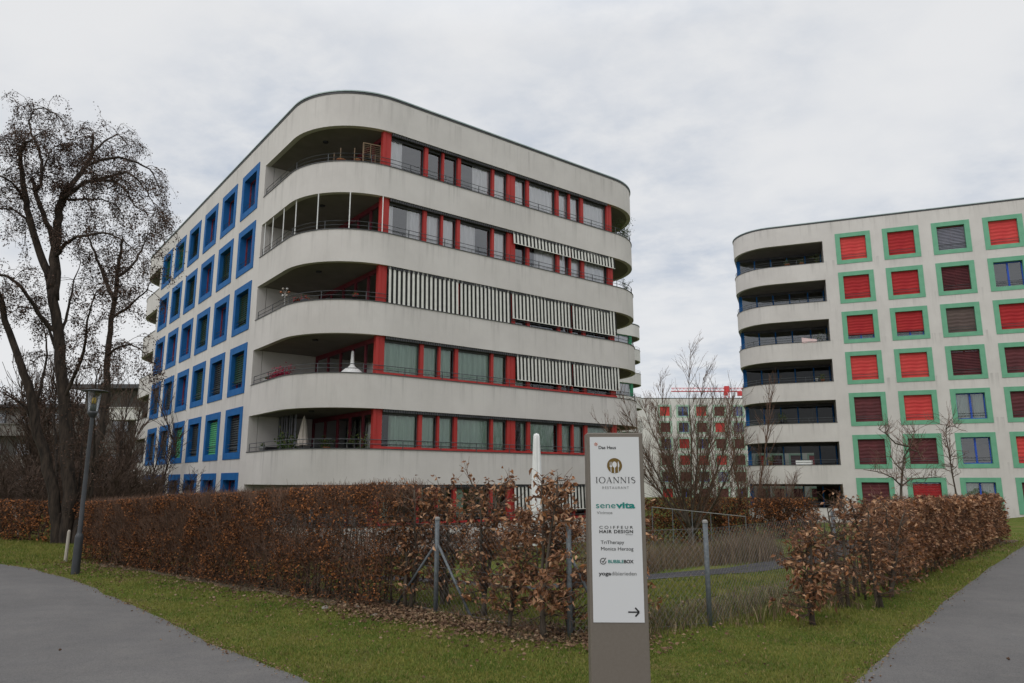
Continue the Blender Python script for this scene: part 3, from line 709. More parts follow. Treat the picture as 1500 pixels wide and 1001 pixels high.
# big multi-stemmed tree beside the lamp
TY = 20.4
big = thing('bare_tree', 'large bare tree with several dark stems and hanging seed clusters, behind the street lamp', 'tree', (-12.1, TY, 0))
limbs = [  # (points px, r0, r1, depth drift, leafy from)
    ([(84, 812), (84, 770), (80, 724), (66, 670), (52, 620), (45, 575), (35, 545), (24, 520), (8, 470), (-2, 430), (-14, 380), (-22, 330), (-20, 290)], 0.172, 0.037, -.6, 8),
    ([(96, 812), (99, 770), (102, 724), (97, 640), (93, 570), (88, 510), (82, 460), (74, 410)], 0.196, 0.126, 0, 99),
    ([(74, 410), (62, 380), (50, 342), (40, 305), (35, 275), (30, 242), (32, 220), (37, 210), (46, 205), (54, 198)], 0.115, 0.021, -.8, 3),
    ([(82, 440), (84, 400), (82, 367), (72, 335), (60, 305), (52, 280), (46, 262)], 0.097, 0.053, .6, 3),
    ([(54, 280), (60, 270), (61, 250), (60, 230), (54, 212), (46, 195), (42, 177), (46, 167), (51, 161), (65, 158), (74, 165)], 0.052, 0.010, .9, 1),
    ([(76, 425), (79, 395), (80, 375), (85, 337), (86, 310), (92, 287)], 0.138, 0.106, .2, 4),
    ([(92, 287), (100, 277), (112, 262), (127, 240), (135, 225), (136, 197)], 0.097, 0.037, 1.0, 2),
    ([(135, 225), (150, 210), (162, 202), (172, 196), (180, 205)], 0.040, 0.008, 1.4, 0),
    ([(92, 290), (107, 280), (125, 267), (150, 262), (170, 256), (185, 252), (200, 262), (215, 280), (228, 305)], 0.069, 0.010, -.6, 2),
    ([(128, 242), (145, 235), (175, 231), (200, 238), (220, 248), (232, 270), (236, 290)], 0.052, 0.008, .6, 1),
    ([(125, 267), (137, 264), (160, 265), (175, 270), (187, 282), (197, 302), (212, 310), (234, 318)], 0.046, 0.008, -1.2, 1),
    ([(92, 290), (104, 293), (128, 292), (150, 292), (170, 300), (180, 315)], 0.046, 0.008, 1.6, 1),
    ([(82, 375), (95, 358), (112, 347), (135, 344), (155, 341), (180, 352), (195, 365)], 0.057, 0.010, -1.0, 1),
    ([(110, 810), (117, 760), (128, 720), (140, 665), (152, 620), (158, 560), (158, 516), (163, 470), (170, 430), (172, 400), (176, 375), (180, 350)], 0.138, 0.037, 1.0, 8),
    ([(168, 440), (158, 420), (150, 400), (138, 370), (128, 345), (126, 325)], 0.069, 0.010, .4, 1),
    ([(172, 405), (188, 395), (200, 380), (210, 360), (216, 345)], 0.052, 0.010, 1.2, 0),
    ([(164, 465), (182, 455), (200, 440), (215, 425), (222, 410)], 0.046, 0.010, 0, 0),
    ([(158, 520), (175, 508), (192, 505), (206, 512), (216, 525)], 0.040, 0.008, -.8, 0),
    ([(84, 485), (72, 480), (60, 465), (45, 440), (30, 420), (12, 405), (-6, 402), (-24, 408)], 0.075, 0.021, -1.2, 3),
    ([(36, 295), (28, 280), (15, 266), (0, 258), (-16, 250)], 0.046, 0.010, -1.2, 1),
    ([(50, 345), (38, 320), (22, 308), (4, 305), (-14, 315)], 0.046, 0.010, .8, 1),
    ([(90, 540), (78, 500), (66, 470), (50, 452), (30, 450), (10, 462)], 0.052, 0.010, 1.3, 2),
    ([(95, 590), (108, 550), (122, 515), (128, 480), (132, 450), (140, 430)], 0.057, 0.010, -1.4, 2),
    ([(60, 640), (40, 600), (22, 585), (4, 575), (-10, 572)], 0.046, 0.010, -.5, 1),
    ([(86, 500), (96, 470), (104, 440), (108, 410), (118, 385)], 0.052, 0.010, 1.2, 1),
    ([(50, 600), (62, 560), (68, 520), (66, 490), (58, 460)], 0.046, 0.010, .9, 2),
    ([(61, 250), (70, 232), (78, 215), (92, 211), (102, 222), (110, 238)], 0.020, 0.006, 1.2, 0),
    ([(37, 210), (28, 200), (20, 195)], 0.018, 0.006, -1, 0), ([(136, 200), (128, 202), (120, 208)], 0.011, 0.006, 1, 0),
    ([(106, 805), (114, 750), (119, 690), (121, 640), (114, 590), (112, 555)], .05, .015, 1.0, 2),
    ([(92, 800), (80, 740), (84, 680), (78, 620), (82, 570), (76, 530)], .055, .015, 1.5, 2),
    ([(112, 805), (124, 745), (134, 700), (140, 640), (136, 590), (142, 550)], .05, .015, -1.0, 2),
    ([(96, 284), (86, 272), (74, 262), (64, 258)], 0.020, 0.006, .5, 0),
]
tb = MB(); tw = MB(); tl = MB()
random.seed(21)
for pts, r0, r1, dy, lf in limbs:
    n = len(pts); W3 = []
    for i, (x, y) in enumerate(pts):
        W3.append(at(x, y, TY + dy * smooth(i / max(1, n - 1)) * 1.2))
    fine = []
    for i in range(n - 1):
        for q in range(3):
            t = q / 3; p = W3[i].lerp(W3[i + 1], t); fine.append(p + Vector((U(-1, 1), U(-1, 1), 0)) * .025)
    fine.append(W3[-1])
    tb.tube(fine, taper(r0, r1, len(fine)), 9)
    for i in range(lf, n):
        if lf > 50: break
        nn = 4 if r1 < .03 else 2
        for _ in range(nn):
            j = min(len(fine) - 1, i * 3 + int(U(-2, 2))); p = fine[max(0, j)]
            d = Vector((U(-1, 1), U(-1, 1), U(-.25, 1.0)))
            if i == n - 1: d += (W3[-1] - W3[-2]).normalized() * 1.5
            sprout(tw, tl, p, d, U(.35, .85), U(.007, .013), 2, .2, .55, 3, .75, 7, .05, rmin=.0035)
tb.build('trunk', M['bark'], big, True); tw.build('twigs', M['twig'], big); tl.build('crown', M['seed'], big)

def bare_tree(label, x, y, h, stems, name='bare_tree', spread=.35, group=None, leafn=0, mat_='twig', kids=4, depth=3, r=.05, cat='tree', hfac=.5, droop=.0, rmin=.006, sprd=.55, wob=.10):
    z = gz(x, y); t = thing(name, label, cat, (x, y, z), group); b = MB(); w = MB(); l = MB() if leafn else None
    for i in range(stems):
        a = U(0, 2 * math.pi); s_ = U(.1, 1) * spread; d = Vector((math.cos(a) * s_, math.sin(a) * s_, 1))
        L_ = h * U(.75, 1.0) * hfac * 1.6; p0 = Vector((x + math.cos(a) * .12 * stems ** .5, y + math.sin(a) * .12 * stems ** .5, z - .05))
        pts, _ = wander(p0, d, L_, 8, .06, -.03)
        b.tube(pts, taper(r * U(.7, 1.2), r * .15, len(pts)), 6)
        for k in range(2, len(pts)):
            for _ in range(kids):
                q = pts[k].lerp(pts[k - 1], R()); dd = (pts[k] - pts[k - 1]).normalized() + Vector((U(-1, 1), U(-1, 1), U(0, .8))) * sprd
                sprout(w, l, q, dd, h * U(.12, .22) * (1.35 - k / len(pts) * .7), r * .22, depth - 2, wob, droop, 4, .5, leafn, .05, rmin=rmin)
    b.build('trunk', M['bark'] if r > .06 else M[mat_], t, True); w.build('branches', M[mat_], t)
    if l: l.build('leaves', M['seed'], t)
    return t
random.seed(5)
def fan_tree(label, x, y):
    z = gz(x, y); t = thing('bare_tree', label, 'tree', (x, y, z)); b = MB(); w = MB()
    b.tube([(x, y, z - .1), (x + .02, y, z + .5), (x, y, z + .95)], [.17, .14, .13], 9)
    for i in range(15):
        a = i * 2.4 + U(-.3, .3); out = U(.15, 1.15) if i else .05; d = Vector((math.cos(a) * out, math.sin(a) * out, 1)); p = Vector((x, y, z + U(.45, .95)))
        pts, _ = wander(p, d, U(6.2, 8.2) * (1 - .28 * out), 11, .07, -.10); b.tube(pts, taper(U(.035, .062), .007, 12), 6)
        for k in range(2, 12):
            for _ in range(3):
                q = pts[k].lerp(pts[k - 1], R()); dd = (pts[k] - pts[k - 1]).normalized() + Vector((U(-1, 1), U(-1, 1), U(0, .5))) * .75
                sprout(w, None, q, dd, U(.9, 1.7) * (1.25 - k * .07), .013, 2, .12, -.08, 3, .55, rmin=.004)
    b.build('trunk', M['barkl'], t, True); w.build('branches', M['twigr'], t)
fan_tree('tall bare spreading tree standing between the two main buildings', 7.4, 31)
bare_tree('slender bare reddish tree just left of the right building', 12.6, 40, 8.2, 4, spread=.14, r=.06, mat_='twigr', hfac=.62, rmin=.009, sprd=.4)
bare_tree('twiggy reddish bush at the foot of the right building', 13.4, 38, 4.4, 10, 'bare_bush', spread=.6, r=.022, mat_='twigr', hfac=.42, cat='bush', rmin=.006)
bare_tree('twiggy reddish bush at the left of the garden path end', 9.8, 36, 3.2, 9, 'bare_bush', spread=.6, r=.03, mat_='twigr', hfac=.6, cat='bush', rmin=.008)
# two small pruned trees in front of the green framed windows
def small_tree(label, Y, trunk, arms, r):
    p0 = at(*trunk[0], Y); t = thing('young_tree', label, 'tree', (p0.x, p0.y, gz(p0.x, p0.y))); b = MB(); w = MB()
    P = [Vector((p0.x + .02, p0.y, gz(p0.x, p0.y) - .05))] + [at(*q, Y) for q in trunk]
    b.tube(P, taper(r, r * .3, len(P)), 7)
    for k, arm in enumerate(arms):
        A = [at(*q, Y + (.5 if k % 2 else -.5) * i) for i, q in enumerate(arm)]
        b.tube(A, taper(r * .5, r * .16, len(A)), 5)
        for i in range(1, len(A)):
            for _ in range(6): sprout(w, None, A[i].lerp(A[i - 1], R()), Vector((U(-1, 1), U(-1, 1), U(-.2, 1.3))), U(.25, .7), .009, 1, .22, -.1, 4, .8, rmin=.0045)
    for i in range(3, len(P)):
        for _ in range(5): sprout(w, None, P[i].lerp(P[i - 1], R()), Vector((U(-1, 1), U(-1, 1), U(0, 1))), U(.3, .7), .012, 1, .2, -.1, 4, .8, rmin=.006)
    b.build('trunk', M['barkl'], t, True); w.build('branches', M['twigr'], t)
random.seed(9)
small_tree('young pruned tree with level side branches before the green framed windows', 24,
           [(1320, 735), (1320, 715), (1322, 690), (1324, 670), (1333, 655)],
           [[(1320, 712), (1308, 700), (1290, 692), (1265, 688)], [(1321, 712), (1334, 702), (1360, 700), (1382, 699)], [(1333, 655), (1312, 650), (1298, 636), (1286, 628)], [(1333, 655), (1337, 642), (1340, 630)], [(1331, 658), (1345, 662), (1352, 676)], [(1322, 690), (1312, 680), (1304, 668)]], .055)
small_tree('thin leaning sapling right of the young pruned tree', 25, [(1402, 733), (1399, 715), (1394, 690), (1391, 665), (1386, 640), (1386, 622)],
           [[(1386, 628), (1392, 624), (1404, 627)], [(1393, 690), (1402, 684)], [(1391, 670), (1400, 660)]], .035)
# trees and scrub on the left behind the hedge
random.seed(13)
for i, (x, y, h, st, lab) in enumerate([(-16.5, 30, 7.0, 6, 'bare tree far left behind the clipped hedge'), (-21, 33, 8.0, 7, 'wide bare tree at the left edge behind the hedge'), (-19.6, 39, 6.2, 7, 'bare bushy tree left of the blue framed windows'),
                                        (-17.5, 42, 9.0, 6, 'tall thin bare tree before the grey balcony block'), (-27, 44, 10, 7, 'tall bare tree rising over the grey block at the left edge'), (-24.5, 52, 8, 6, 'bare tree close to the white balconies of the grey block'),
                                        (-22, 50, 8, 6, 'bare tree in the middle of the scrub by the grey block')]):
    bare_tree(lab, x, y, h, st, spread=.5, r=.07, kids=6, hfac=.6, rmin=.011, mat_='twig', group='bare trees on the left', sprd=.7)
for i, (x, y, lab) in enumerate([(-15.0, 26.5, 'low brown thicket behind the lamp'), (-18.5, 27, 'low brown thicket at the left edge'), (-15.2, 31.5, 'brown thicket behind the right hand stems of the large tree'), (-24, 30, 'brown thicket beyond the far left hedge'), (-17.8, 34, 'brown thicket left of the thick tree stems'), (-20.5, 38, 'taller brown thicket before the grey balcony block'), (-19, 46, 'brown thicket between the tree stems and the blue framed windows'), (-26, 37, 'brown thicket at the far left behind the hedge')]):
    bare_tree(lab, x, y, 3.8, 20, 'thicket_bush', spread=1.3, r=.03, kids=6, hfac=.5, rmin=.007, mat_='twig', cat='bush', group='thickets on the left', sprd=1.3, wob=.25)

# ------------------------------------------------------------------ hedges
def hedge(label, P0, P1, w, h0, h1, nleaf, ntwig, lsize, lm, gap=lambda s, z: 1., stem_gap=.17, rough=.06, lean=.0, leafbias=None, low=.0):
    P0 = Vector(P0); P1 = Vector(P1); d = (P1 - P0); L_ = d.length; d.normalize(); n = Vector((-d.y, d.x))
    root = thing('beech_hedge', label, 'hedge', (P0.x, P0.y, 0))
    def pt(s, o, z): q = P0 + d * s + n * o; return Vector((q.x, q.y, gz(q.x, q.y) + z))
    def H(s): return h0 + (h1 - h0) * s / L_ + rough * noise.noise(Vector((s * 1.3, 1, 5)))
    st = MB(); s_ = 0
    while s_ < L_:
        for o in (U(.15, .4) * w, U(.55, .9) * w):
            b = pt(s_ + U(-.05, .05), o, -.03); ht = H(s_) * U(.55, .95); pts, _ = wander(b, (U(-.12, .12), U(-.12, .12), 1), ht, 5, .07, 0)
            st.tube(pts, taper(U(.012, .026), .006, 6), 5)
        s_ += stem_gap * U(.7, 1.3)
    st.build('stems', M['barkl'], root, True)
    tw_ = MB(); lf = MB(); c = 0
    while c < ntwig:
        s = U(0, L_); z = H(s) * R() ** .75; 
        if R() > gap(s, z): continue
        top = z > H(s) - .28
        o = w * (.5 + .5 * (1 if R() < .5 else -1) * R() ** .5)
        p = pt(s, o, z); dd = Vector((U(-1, 1), U(-1, 1), U(.0, 1.6))) if not top else Vector((U(-.5, .5), U(-.5, .5), 1)); ln = U(.12, .32)
        if z + ln * .8 > H(s) + (.06 if R() < .96 else .16): ln *= .4
        pts, _ = wander(p, dd, ln, 2, .3, 0); tw_.tube(pts, taper(U(.0022, .0045), .0016, 3), 3, cap=False); c += 1
    tw_.build('twigs', M['twigr'], root)
    c = 0
    while c < nleaf:
        s = U(0, L_); z = H(s) * (R() ** .8) * 1.02
        cl = .55 + .9 * noise.noise(Vector((s * 2.2, z * 2.6, 3.3))) + .35 * noise.noise(Vector((s * 7, z * 7, 1)))
        if z < low and R() < .8: continue
        if R() > gap(s, z) or R() > cl: continue
        edge = R()
        o = w * (.5 - .5 * R() ** .35) if edge < .62 else w * R()
        o += w * .22 * noise.noise(Vector((s * 1.7, z * 1.7, 8)))
        leaf(lf, pt(s, o, z), lsize * U(.6, 1.3), .62); c += 1
    lf.build('leaves', M[lm], root)
    return root
random.seed(31)
def gapL(s, z):
    t = smooth((s - 4.2) / 3.0)      # opener towards the sign end
    mid = math.exp(-((z - 1.0) / .30) ** 2)
    g = .5 + .5 * math.sin(s * 9 + 3 * math.sin(s * 2.3)); return (1 - (.6 + .36 * g) * t * mid) * (1 - .3 * t) * (.45 if z < .35 else 1)
hedge('long clipped brown beech hedge between the lamp and the wire fence', (-9.15, 16.0), (-1.75, 9.9), 0.85, 1.20, 1.60, 92000, 36000, .036, 'leafd', gapL, .15, rough=.05)
hedge('clipped brown hedge behind the thick tree stems at the left edge', (-30, 27.5), (-10.7, 19.9), .9, 1.08, 1.12, 30000, 9000, .07, 'leafd', stem_gap=.4)
random.seed(33)
hedge('dense copper leaved beech hedge along the right footpath', (4.9, 10.45), (13.6, 20.6), .75, 1.33, 1.2, 30000, 9000, .075, 'leafo', lambda s, z: (.6 if z < .3 else 1) * (smooth((s - .4) / 3.4) * .93 + .07), .3, rough=.16, low=.25)

def shrub(label, x, y, h, w, nl, stems=2, lean=(0, 0), bare=.35, lsize=.075):
    z = gz(x, y); t = thing('beech_shrub', label, 'shrub', (x, y, z), 'loose beech shrubs along the wire fence'); b = MB(); tw_ = MB(); lf = MB(); tips = []
    for i in range(stems):
        pts, _ = wander((x + U(-.07, .07), y + U(-.07, .07), z - .03), (lean[0] + U(-.1, .1), lean[1] + U(-.08, .08), 1), h * U(.85, 1), 9, .09, 0)
        b.tube(pts, taper(U(.022, .034), .007, 10), 7)
        for k in range(2, 10):
            for _ in range(3):
                d = Vector((U(-1, 1), U(-1, 1), U(.0, .8))); L_ = w * U(.5, 1.05) * (1.15 - .045 * k)
                p2, dd = wander(pts[k].lerp(pts[k - 1], R()), d, L_, 5, .2, .08); b.tube(p2, taper(.008, .003, 6), 4, cap=False); tips.append(p2)
                for q in range(1, 6):
                    for _ in range(2):
                        p3, _ = wander(p2[q], dd + Vector((U(-1, 1), U(-1, 1), U(-.5, .8))), U(.08, .22), 3, .25, .05); tw_.tube(p3, taper(.0035, .002, 4), 3, cap=False); tips.append(p3)
    c = 0
    tips = [p for p in tips if p[-1].z - z > h * bare * .5]
    while c < nl and tips:
        p = random.choice(tips); q = p[int(U(1, len(p)))]
        if .5 + .8 * noise.noise(q * 3.1) < R(): continue
        leaf(lf, q + Vector((U(-1, 1), U(-1, 1), U(-1, 1))) * .025, lsize * U(.6, 1.25), .5, drop=U(-1.2, .3)); c += 1
    b.build('trunk', M['barkl'], t, True); tw_.build('twigs', M['twigr'], t); lf.build('leaves', M['leafo'], t)
random.seed(41)
shrub('leafy copper shrub left of the braced fence post', -1.4, 10.15, 1.62, .36, 800, 3)
shrub('dense twiggy shrub directly behind the braced fence post', -.9, 10.3, 1.68, .42, 1000, 4)
shrub('broad copper shrub just right of the braced fence post', -.38, 9.5, 1.72, .44, 1000, 3)
shrub('thin upright shrub before the white folded parasol', .02, 8.75, 1.5, .42, 850, 2)
shrub('tall copper shrub reaching highest beside the sign', .36, 8.25, 1.80, .46, 1250, 2, (-.05, 0))
shrub('small copper shrub low at the sign edge fence post', .62, 8.5, 1.25, .36, 420, 2)
shrub('copper shrub largely hidden behind the sign', 1.15, 8.35, 1.35, .4, 650, 2)
shrub('low round copper shrub in the gap with a bare top', 3.5, 9.05, 1.12, .38, 850, 2, (.0, 0), .25)
shrub('sparse bare topped shrub by the right fence post', 4.45, 10.2, 1.4, .3, 230, 3)
shrub('copper shrub with a thick leaning trunk at the hedge end', 4.95, 10.2, 1.5, .36, 430, 2, (-.12, 0))
shrub('small leafy shrub joining the right hedge', 5.5, 10.95, 1.45, .38, 480, 2)

# ------------------------------------------------------------------ wire fence
posts_f = [(-.98, 9.82), (.62, 8.22), (2.30, 8.92), (5.03, 11.72), (8.2, 15.4), (11.4, 19.1)]
fz = thing('wire_fence', 'chain link fence on grey steel posts running behind the shrubs', 'fence', (.62, 8.22, 0))
back = [(-3.2, 11.9), (-5.6, 13.9), (-8.0, 15.9)]
allp = back[::-1] + posts_f
for (x, y) in allp:
    mb = MB(); g = gz(x, y); mb.tube([(x, y, g - .1), (x, y, g + 1.17)], .030, 12); p = mb.build('post', M['steel'], fz, True)
    mb = MB(); mb.lathe((x, y, g + 1.165), [(.034, 0), (.034, .02), (.024, .036), (.001, .04)], 12); mb.build('post_cap', M['concrete'], p, True)
for (x, y, dx, dy) in [(-.98, 9.82, .50, -.5), (-.98, 9.82, -.6, .5), (.62, 8.22, .45, .2)]:
    mb = MB(); mb.tube([(x, y, gz(x, y) + .88), (x + dx, y + dy, gz(x, y) + .0)], .017, 8); mb.build('brace', M['steel'], fz, True)
mb = MB()
for (a, b) in zip(allp, allp[1:]):
    A = Vector((a[0], a[1], gz(*a))); B_ = Vector((b[0], b[1], gz(*b))); L_ = (B_ - A).length; h = 1.1; u = (B_ - A) / L_; sp = .075
    far = min(A.y, B_.y) > 12.5
    if far: sp = .15
    for z in (.04, .57, 1.1): mb.tube([A + Vector((0, 0, z)), B_ + Vector((0, 0, z))], .0018, 3, cap=False)
    for sg in (1, -1):
        t = -h
        while t < L_:
            s0, s1 = t, t + h; z0_, z1_ = 0., h
            if s0 < 0: z0_ = -s0; s0 = 0
            if s1 > L_: z1_ = h - (s1 - L_); s1 = L_
            if s1 > s0:
                if sg < 0: z0_, z1_ = h - z0_, h - z1_
                mb.tube([A + u * s0 + Vector((0, 0, z0_)), A + u * s1 + Vector((0, 0, z1_))], .0014, 3, cap=False)
            t += sp
mb.build('wire_mesh', M['wire'], fz)

# ------------------------------------------------------------------ sign
sg = thing('sign_totem', 'tall brown information totem with white face listing businesses, on the lawn', 'sign', (.617, 4.4, 0), rotz=math.radians(-1.5))
SX = .617; SY = 4.4; SW = .1675
mb = MB(); mb.box(-SW, SW, 0, .20, -.1, 1.936); o = mb.build('body', M['signb'], sg, local=True)
bv = o.modifiers.new('b', 'BEVEL'); bv.width = .006; bv.segments = 2
mb = MB(); mb.box(-.150, .143, -.004, -.001, .855, 1.911); face = mb.build('sign_face', M['signw'], sg, local=True)
def txt(s, x0, x1, zb, zt, m, cap='H', off=0., sp=1., body=None, shear=0.):
    cu = bpy.data.curves.new('lettering', 'FONT'); cu.body = s; cu.size = 1; cu.offset = off; cu.space_character = sp; cu.shear = shear; cu.extrude = .0
    o = bpy.data.objects.new('lettering', cu); COL.objects.link(o); o.parent = face
    bpy.context.view_layer.update(); cu.materials.append(M[m]); me = bpy.data.meshes.new_from_object(o.evaluated_get(bpy.context.evaluated_depsgraph_get())); bpy.data.objects.remove(o)
    me.name = 'lettering'; o = bpy.data.objects.new('lettering', me); COL.objects.link(o); o.parent = face
    xs_ = [v.co.x for v in me.vertices]; xm = min(xs_); w = max(xs_) - xm; h = .72
    o.scale = ((x1 - x0) / w, (zt - zb) / (h if cap == 'H' else .53), 1); o.location = (x0 - SX - xm * o.scale[0], -.006, zb); o.rotation_euler = (math.pi / 2, 0, 0); return o
txt('Das Haus', .519, .622, 1.840, 1.859, 'tblack', off=.01, sp=1.0)
txt('Restaurant'.upper(), .536, .692, 1.606, 1.621, 'tgrey', sp=1.35)
txt('sene', .4955, .6105, 1.495, 1.521, 'tteal', 'x', off=.0)
txt('vita', .6125, .7255, 1.495, 1.521, 'tteal', 'x', off=.035)
txt('Vivimos', .499, .5915, 1.461, 1.478, 'tgrey')
txt('COIFFEUR', .5130, .7095, 1.377, 1.3935, 'tblack', sp=1.5)
txt('HAIR DESIGN', .5125, .7090, 1.352, 1.3705, 'tblack', off=.022, sp=1.15)
txt('TriTherapy', .5190, .6550, 1.2905, 1.311, 'tblack')
txt('Monica Herzog', .5200, .7080, 1.2540, 1.2745, 'tblack')
txt('BUBBLE', .560, .6500, 1.183, 1.2015, 'tteal', off=.02)
txt('BOX', .6520, .7070, 1.183, 1.2015, 'tblack', off=.03)
txt('yoga', .5030, .5750, 1.115, 1.136, 'tblack', off=.018)
txt('dibierieden', .5770, .7215, 1.115, 1.136, 'tgrey', off=.006)
mb = MB(); mb.box(.665 - SX, .707 - SX, -.0065, -.0055, 1.3425, 1.3445); mb.build('underline', M['tgrey'], face)
# serif capitals: strokes (x0,z0,x1,z1,width)
def stroke(mb, pts, ws):
    for (a, b), (w0, w1) in zip(zip(pts, pts[1:]), zip(ws, ws[1:])):
        d = Vector((b[0] - a[0], b[1] - a[1])); 
        if d.length < 1e-6: continue
        d.normalize(); n = Vector((-d.y, d.x))
        mb.face([(a[0] + n.x * w0 / 2, -.0062, a[1] + n.y * w0 / 2), (b[0] + n.x * w1 / 2, -.0062, b[1] + n.y * w1 / 2), (b[0] - n.x * w1 / 2, -.0062, b[1] - n.y * w1 / 2), (a[0] - n.x * w0 / 2, -.0062, a[1] - n.y * w0 / 2)])
def serif_word(word, x0, x1, zb, zt):
    adv = {'I': .42, 'O': .98, 'A': .92, 'N': .98, 'S': .66}; tot = sum(adv[c] for c in word) + .14 * (len(word) - 1); sc = (x1 - x0) / tot; hz = zt - zb; x = x0 - SX
    T, t = .13 * hz, .045 * hz
    for c in word:
        w = adv[c] * sc; mb = MB(); X = lambda u: x + u * w; Z = lambda v: zb + v * hz
        def S(a, b, ww): stroke(mb, [(X(a[0]), Z(a[1])), (X(b[0]), Z(b[1]))], [ww, ww])
        if c == 'I': S((.5, 0), (.5, 1), T); S((.2, .02), (.8, .02), t); S((.2, .98), (.8, .98), t)
        if c == 'O':
            P = [(X(.5 + .46 * math.cos(a)), Z(.5 + .5 * math.sin(a))) for a in [2 * math.pi * i / 24 for i in range(25)]]
            stroke(mb, P, [t + (T - t) * abs(math.cos(2 * math.pi * i / 24)) for i in range(25)])
        if c == 'A': S((.12, 0), (.5, 1), t); S((.5, 1), (.86, 0), T); S((.27, .36), (.72, .36), t); S((0, .02), (.26, .02), t); S((.7, .02), (1, .02), t)
        if c == 'N': S((.14, 0), (.14, 1), t * 1.3); S((.16, .98), (.84, .04), T); S((.86, 0), (.86, 1), t * 1.3); S((0, .02), (.28, .02), t); S((0, .98), (.2, .98), t); S((.72, .98), (1, .98), t)
        if c == 'S':
            P = []
            for i in range(13): a = math.radians(30 + 20 * i); P.append((X(.5 + .38 * math.cos(a)), Z(.75 + .23 * math.sin(a))))
            P2 = []
            for i in range(13): a = math.radians(90 - 20 * i); P2.append((X(.5 + .42 * math.cos(a)), Z(.26 + .25 * math.sin(a))))
            P = P[:10] + P2[1:]; n_ = len(P); stroke(mb, P, [t + (T - t) * math.sin(math.pi * i / (n_ - 1)) for i in range(n_)])
        mb.build('lettering', M['tblack'], face); x += w + .14 * sc
serif_word('IOANNIS', .4955, .7315, 1.6395, 1.6745)
# round emblem with fork, spoon and knife
ex, ez, er = .611 - SX, 1.7415, .0445
mb = MB(); mb.face([(ex + er * math.cos(a), -.0058, ez + er * math.sin(a)) for a in [2 * math.pi * i / 40 for i in range(40)]]); em = mb.build('emblem', M['tgold'], face)
mb = MB(); y = -.0064
mb.face([(ex + .013 * math.cos(a), y, ez + .006 + .018 * math.sin(a)) for a in [2 * math.pi * i / 24 for i in range(24)]])
def rect(x0, x1, z0, z1): mb.face([(x0, y, z0), (x1, y, z0), (x1, y, z1), (x0, y, z1)])
rect(ex - .0025, ex + .0025, ez - .046, ez - .0125)
rect(ex - .0235, ex - .0195, ez - .041, ez - .008); rect(ex - .0285, ex - .0145, ez - .0075, ez + .001)
for q in (-.0285, -.0240, -.0195, -.0158): rect(ex + q, ex + q + .0016, ez + .0012, ez + .022)
rect(ex + .0205, ex + .0240, ez - .040, ez - .010); mb.face([(ex + .0195, y, ez - .0095), (ex + .0275, y, ez - .0095), (ex + .0285, y, ez + .008), (ex + .0225, y, ez + .026), (ex + .0195, y, ez + .02)])
mb.build('cutlery_mark', M['signw'], em)
# little swirl mark
mb = MB(); cx, cz = .503 - SX, 1.868
for i in range(6):
    a = i * 1.05 + .3; stroke(mb, [(cx + .004 * math.cos(a), cz + .004 * math.sin(a)), (cx + .011 * math.cos(a + .5), cz + .011 * math.sin(a + .5))], [.0045, .0025])
mb.build('logo', M['torange'], face)
mb = MB(); cx, cz = .5305 - SX, 1.1935
P = [(cx + .0165 * math.cos(a), cz + .0165 * math.sin(a)) for a in [math.radians(60 + 15 * i) for i in range(21)]]; stroke(mb, P, [.004] * 21)
stroke(mb, [(cx - .008, cz + .001), (cx - .001, cz - .007), (cx + .017, cz + .019)], [.004, .005, .003]); mb.build('check_mark', M['tblack'], face)
mb = MB(); zc = .9125; x1 = .730 - SX
stroke(mb, [(.667 - SX, zc), (x1 - .004, zc)], [.0075, .0075])
for s_ in (1, -1): stroke(mb, [(x1, zc), (x1 - .022, zc + s_ * .024)], [.009, .0085])
mb.build('arrow', M['tblack'], face)

# ------------------------------------------------------------------ street lamp
LX, LY = -7.86, 13.64
lp = thing('street_lamp', 'slim grey street lamp with a glass lantern and flat round hat beside the hedge', 'street lamp', (LX, LY, 0))
mb = MB(); mb.lathe((LX, LY, 0), [(.072, -.05), (.070, .64), (.066, .68), (.052, .71), (.040, .74), (.036, 1.9), (.032, 2.84), (.032, 2.86)], 20); mb.build('pole', M['lamp'], lp, True)
mb = MB(); mb.lathe((LX, LY, 0), [(.036, 2.82), (.05, 2.83), (.078, 2.88), (.088, 2.90), (.088, 2.94), (.001, 2.94)], 20); mb.build('collar', M['lamp'], lp, True)
mb = MB(); mb.lathe((LX, LY, 0), [(.083, 2.94), (.112, 3.30)], 20); mb.build('lantern_glass', M['clear'], lp, True)
mb = MB()
for k in range(4):
    a = k * math.pi / 2 + .5; mb.tube([(LX + .085 * math.cos(a), LY + .085 * math.sin(a), 2.93), (LX + .114 * math.cos(a), LY + .114 * math.sin(a), 3.31)], .006, 5)
mb.build('lantern_strut', M['lamp'], lp)
mb = MB(); mb.lathe((LX, LY, 0), [(.001, 2.95), (.05, 2.95), (.055, 3.04), (.03, 3.07), (.001, 3.07)], 14); mb.build('reflector', M['steel'], lp, True)
mb = MB(); mb.lathe((LX, LY, 0), [(.001, 3.08), (.03, 3.09), (.040, 3.14), (.03, 3.19), (.001, 3.21)], 14); mb.build('bulb', M['amber'], lp, True)
mb = MB(); mb.lathe((LX, LY, 0), [(.001, 3.31), (.23, 3.308), (.235, 3.315), (.225, 3.322), (.10, 3.345), (.03, 3.355), (.001, 3.355)], 32); mb.build('hat', M['lamp'], lp, True)

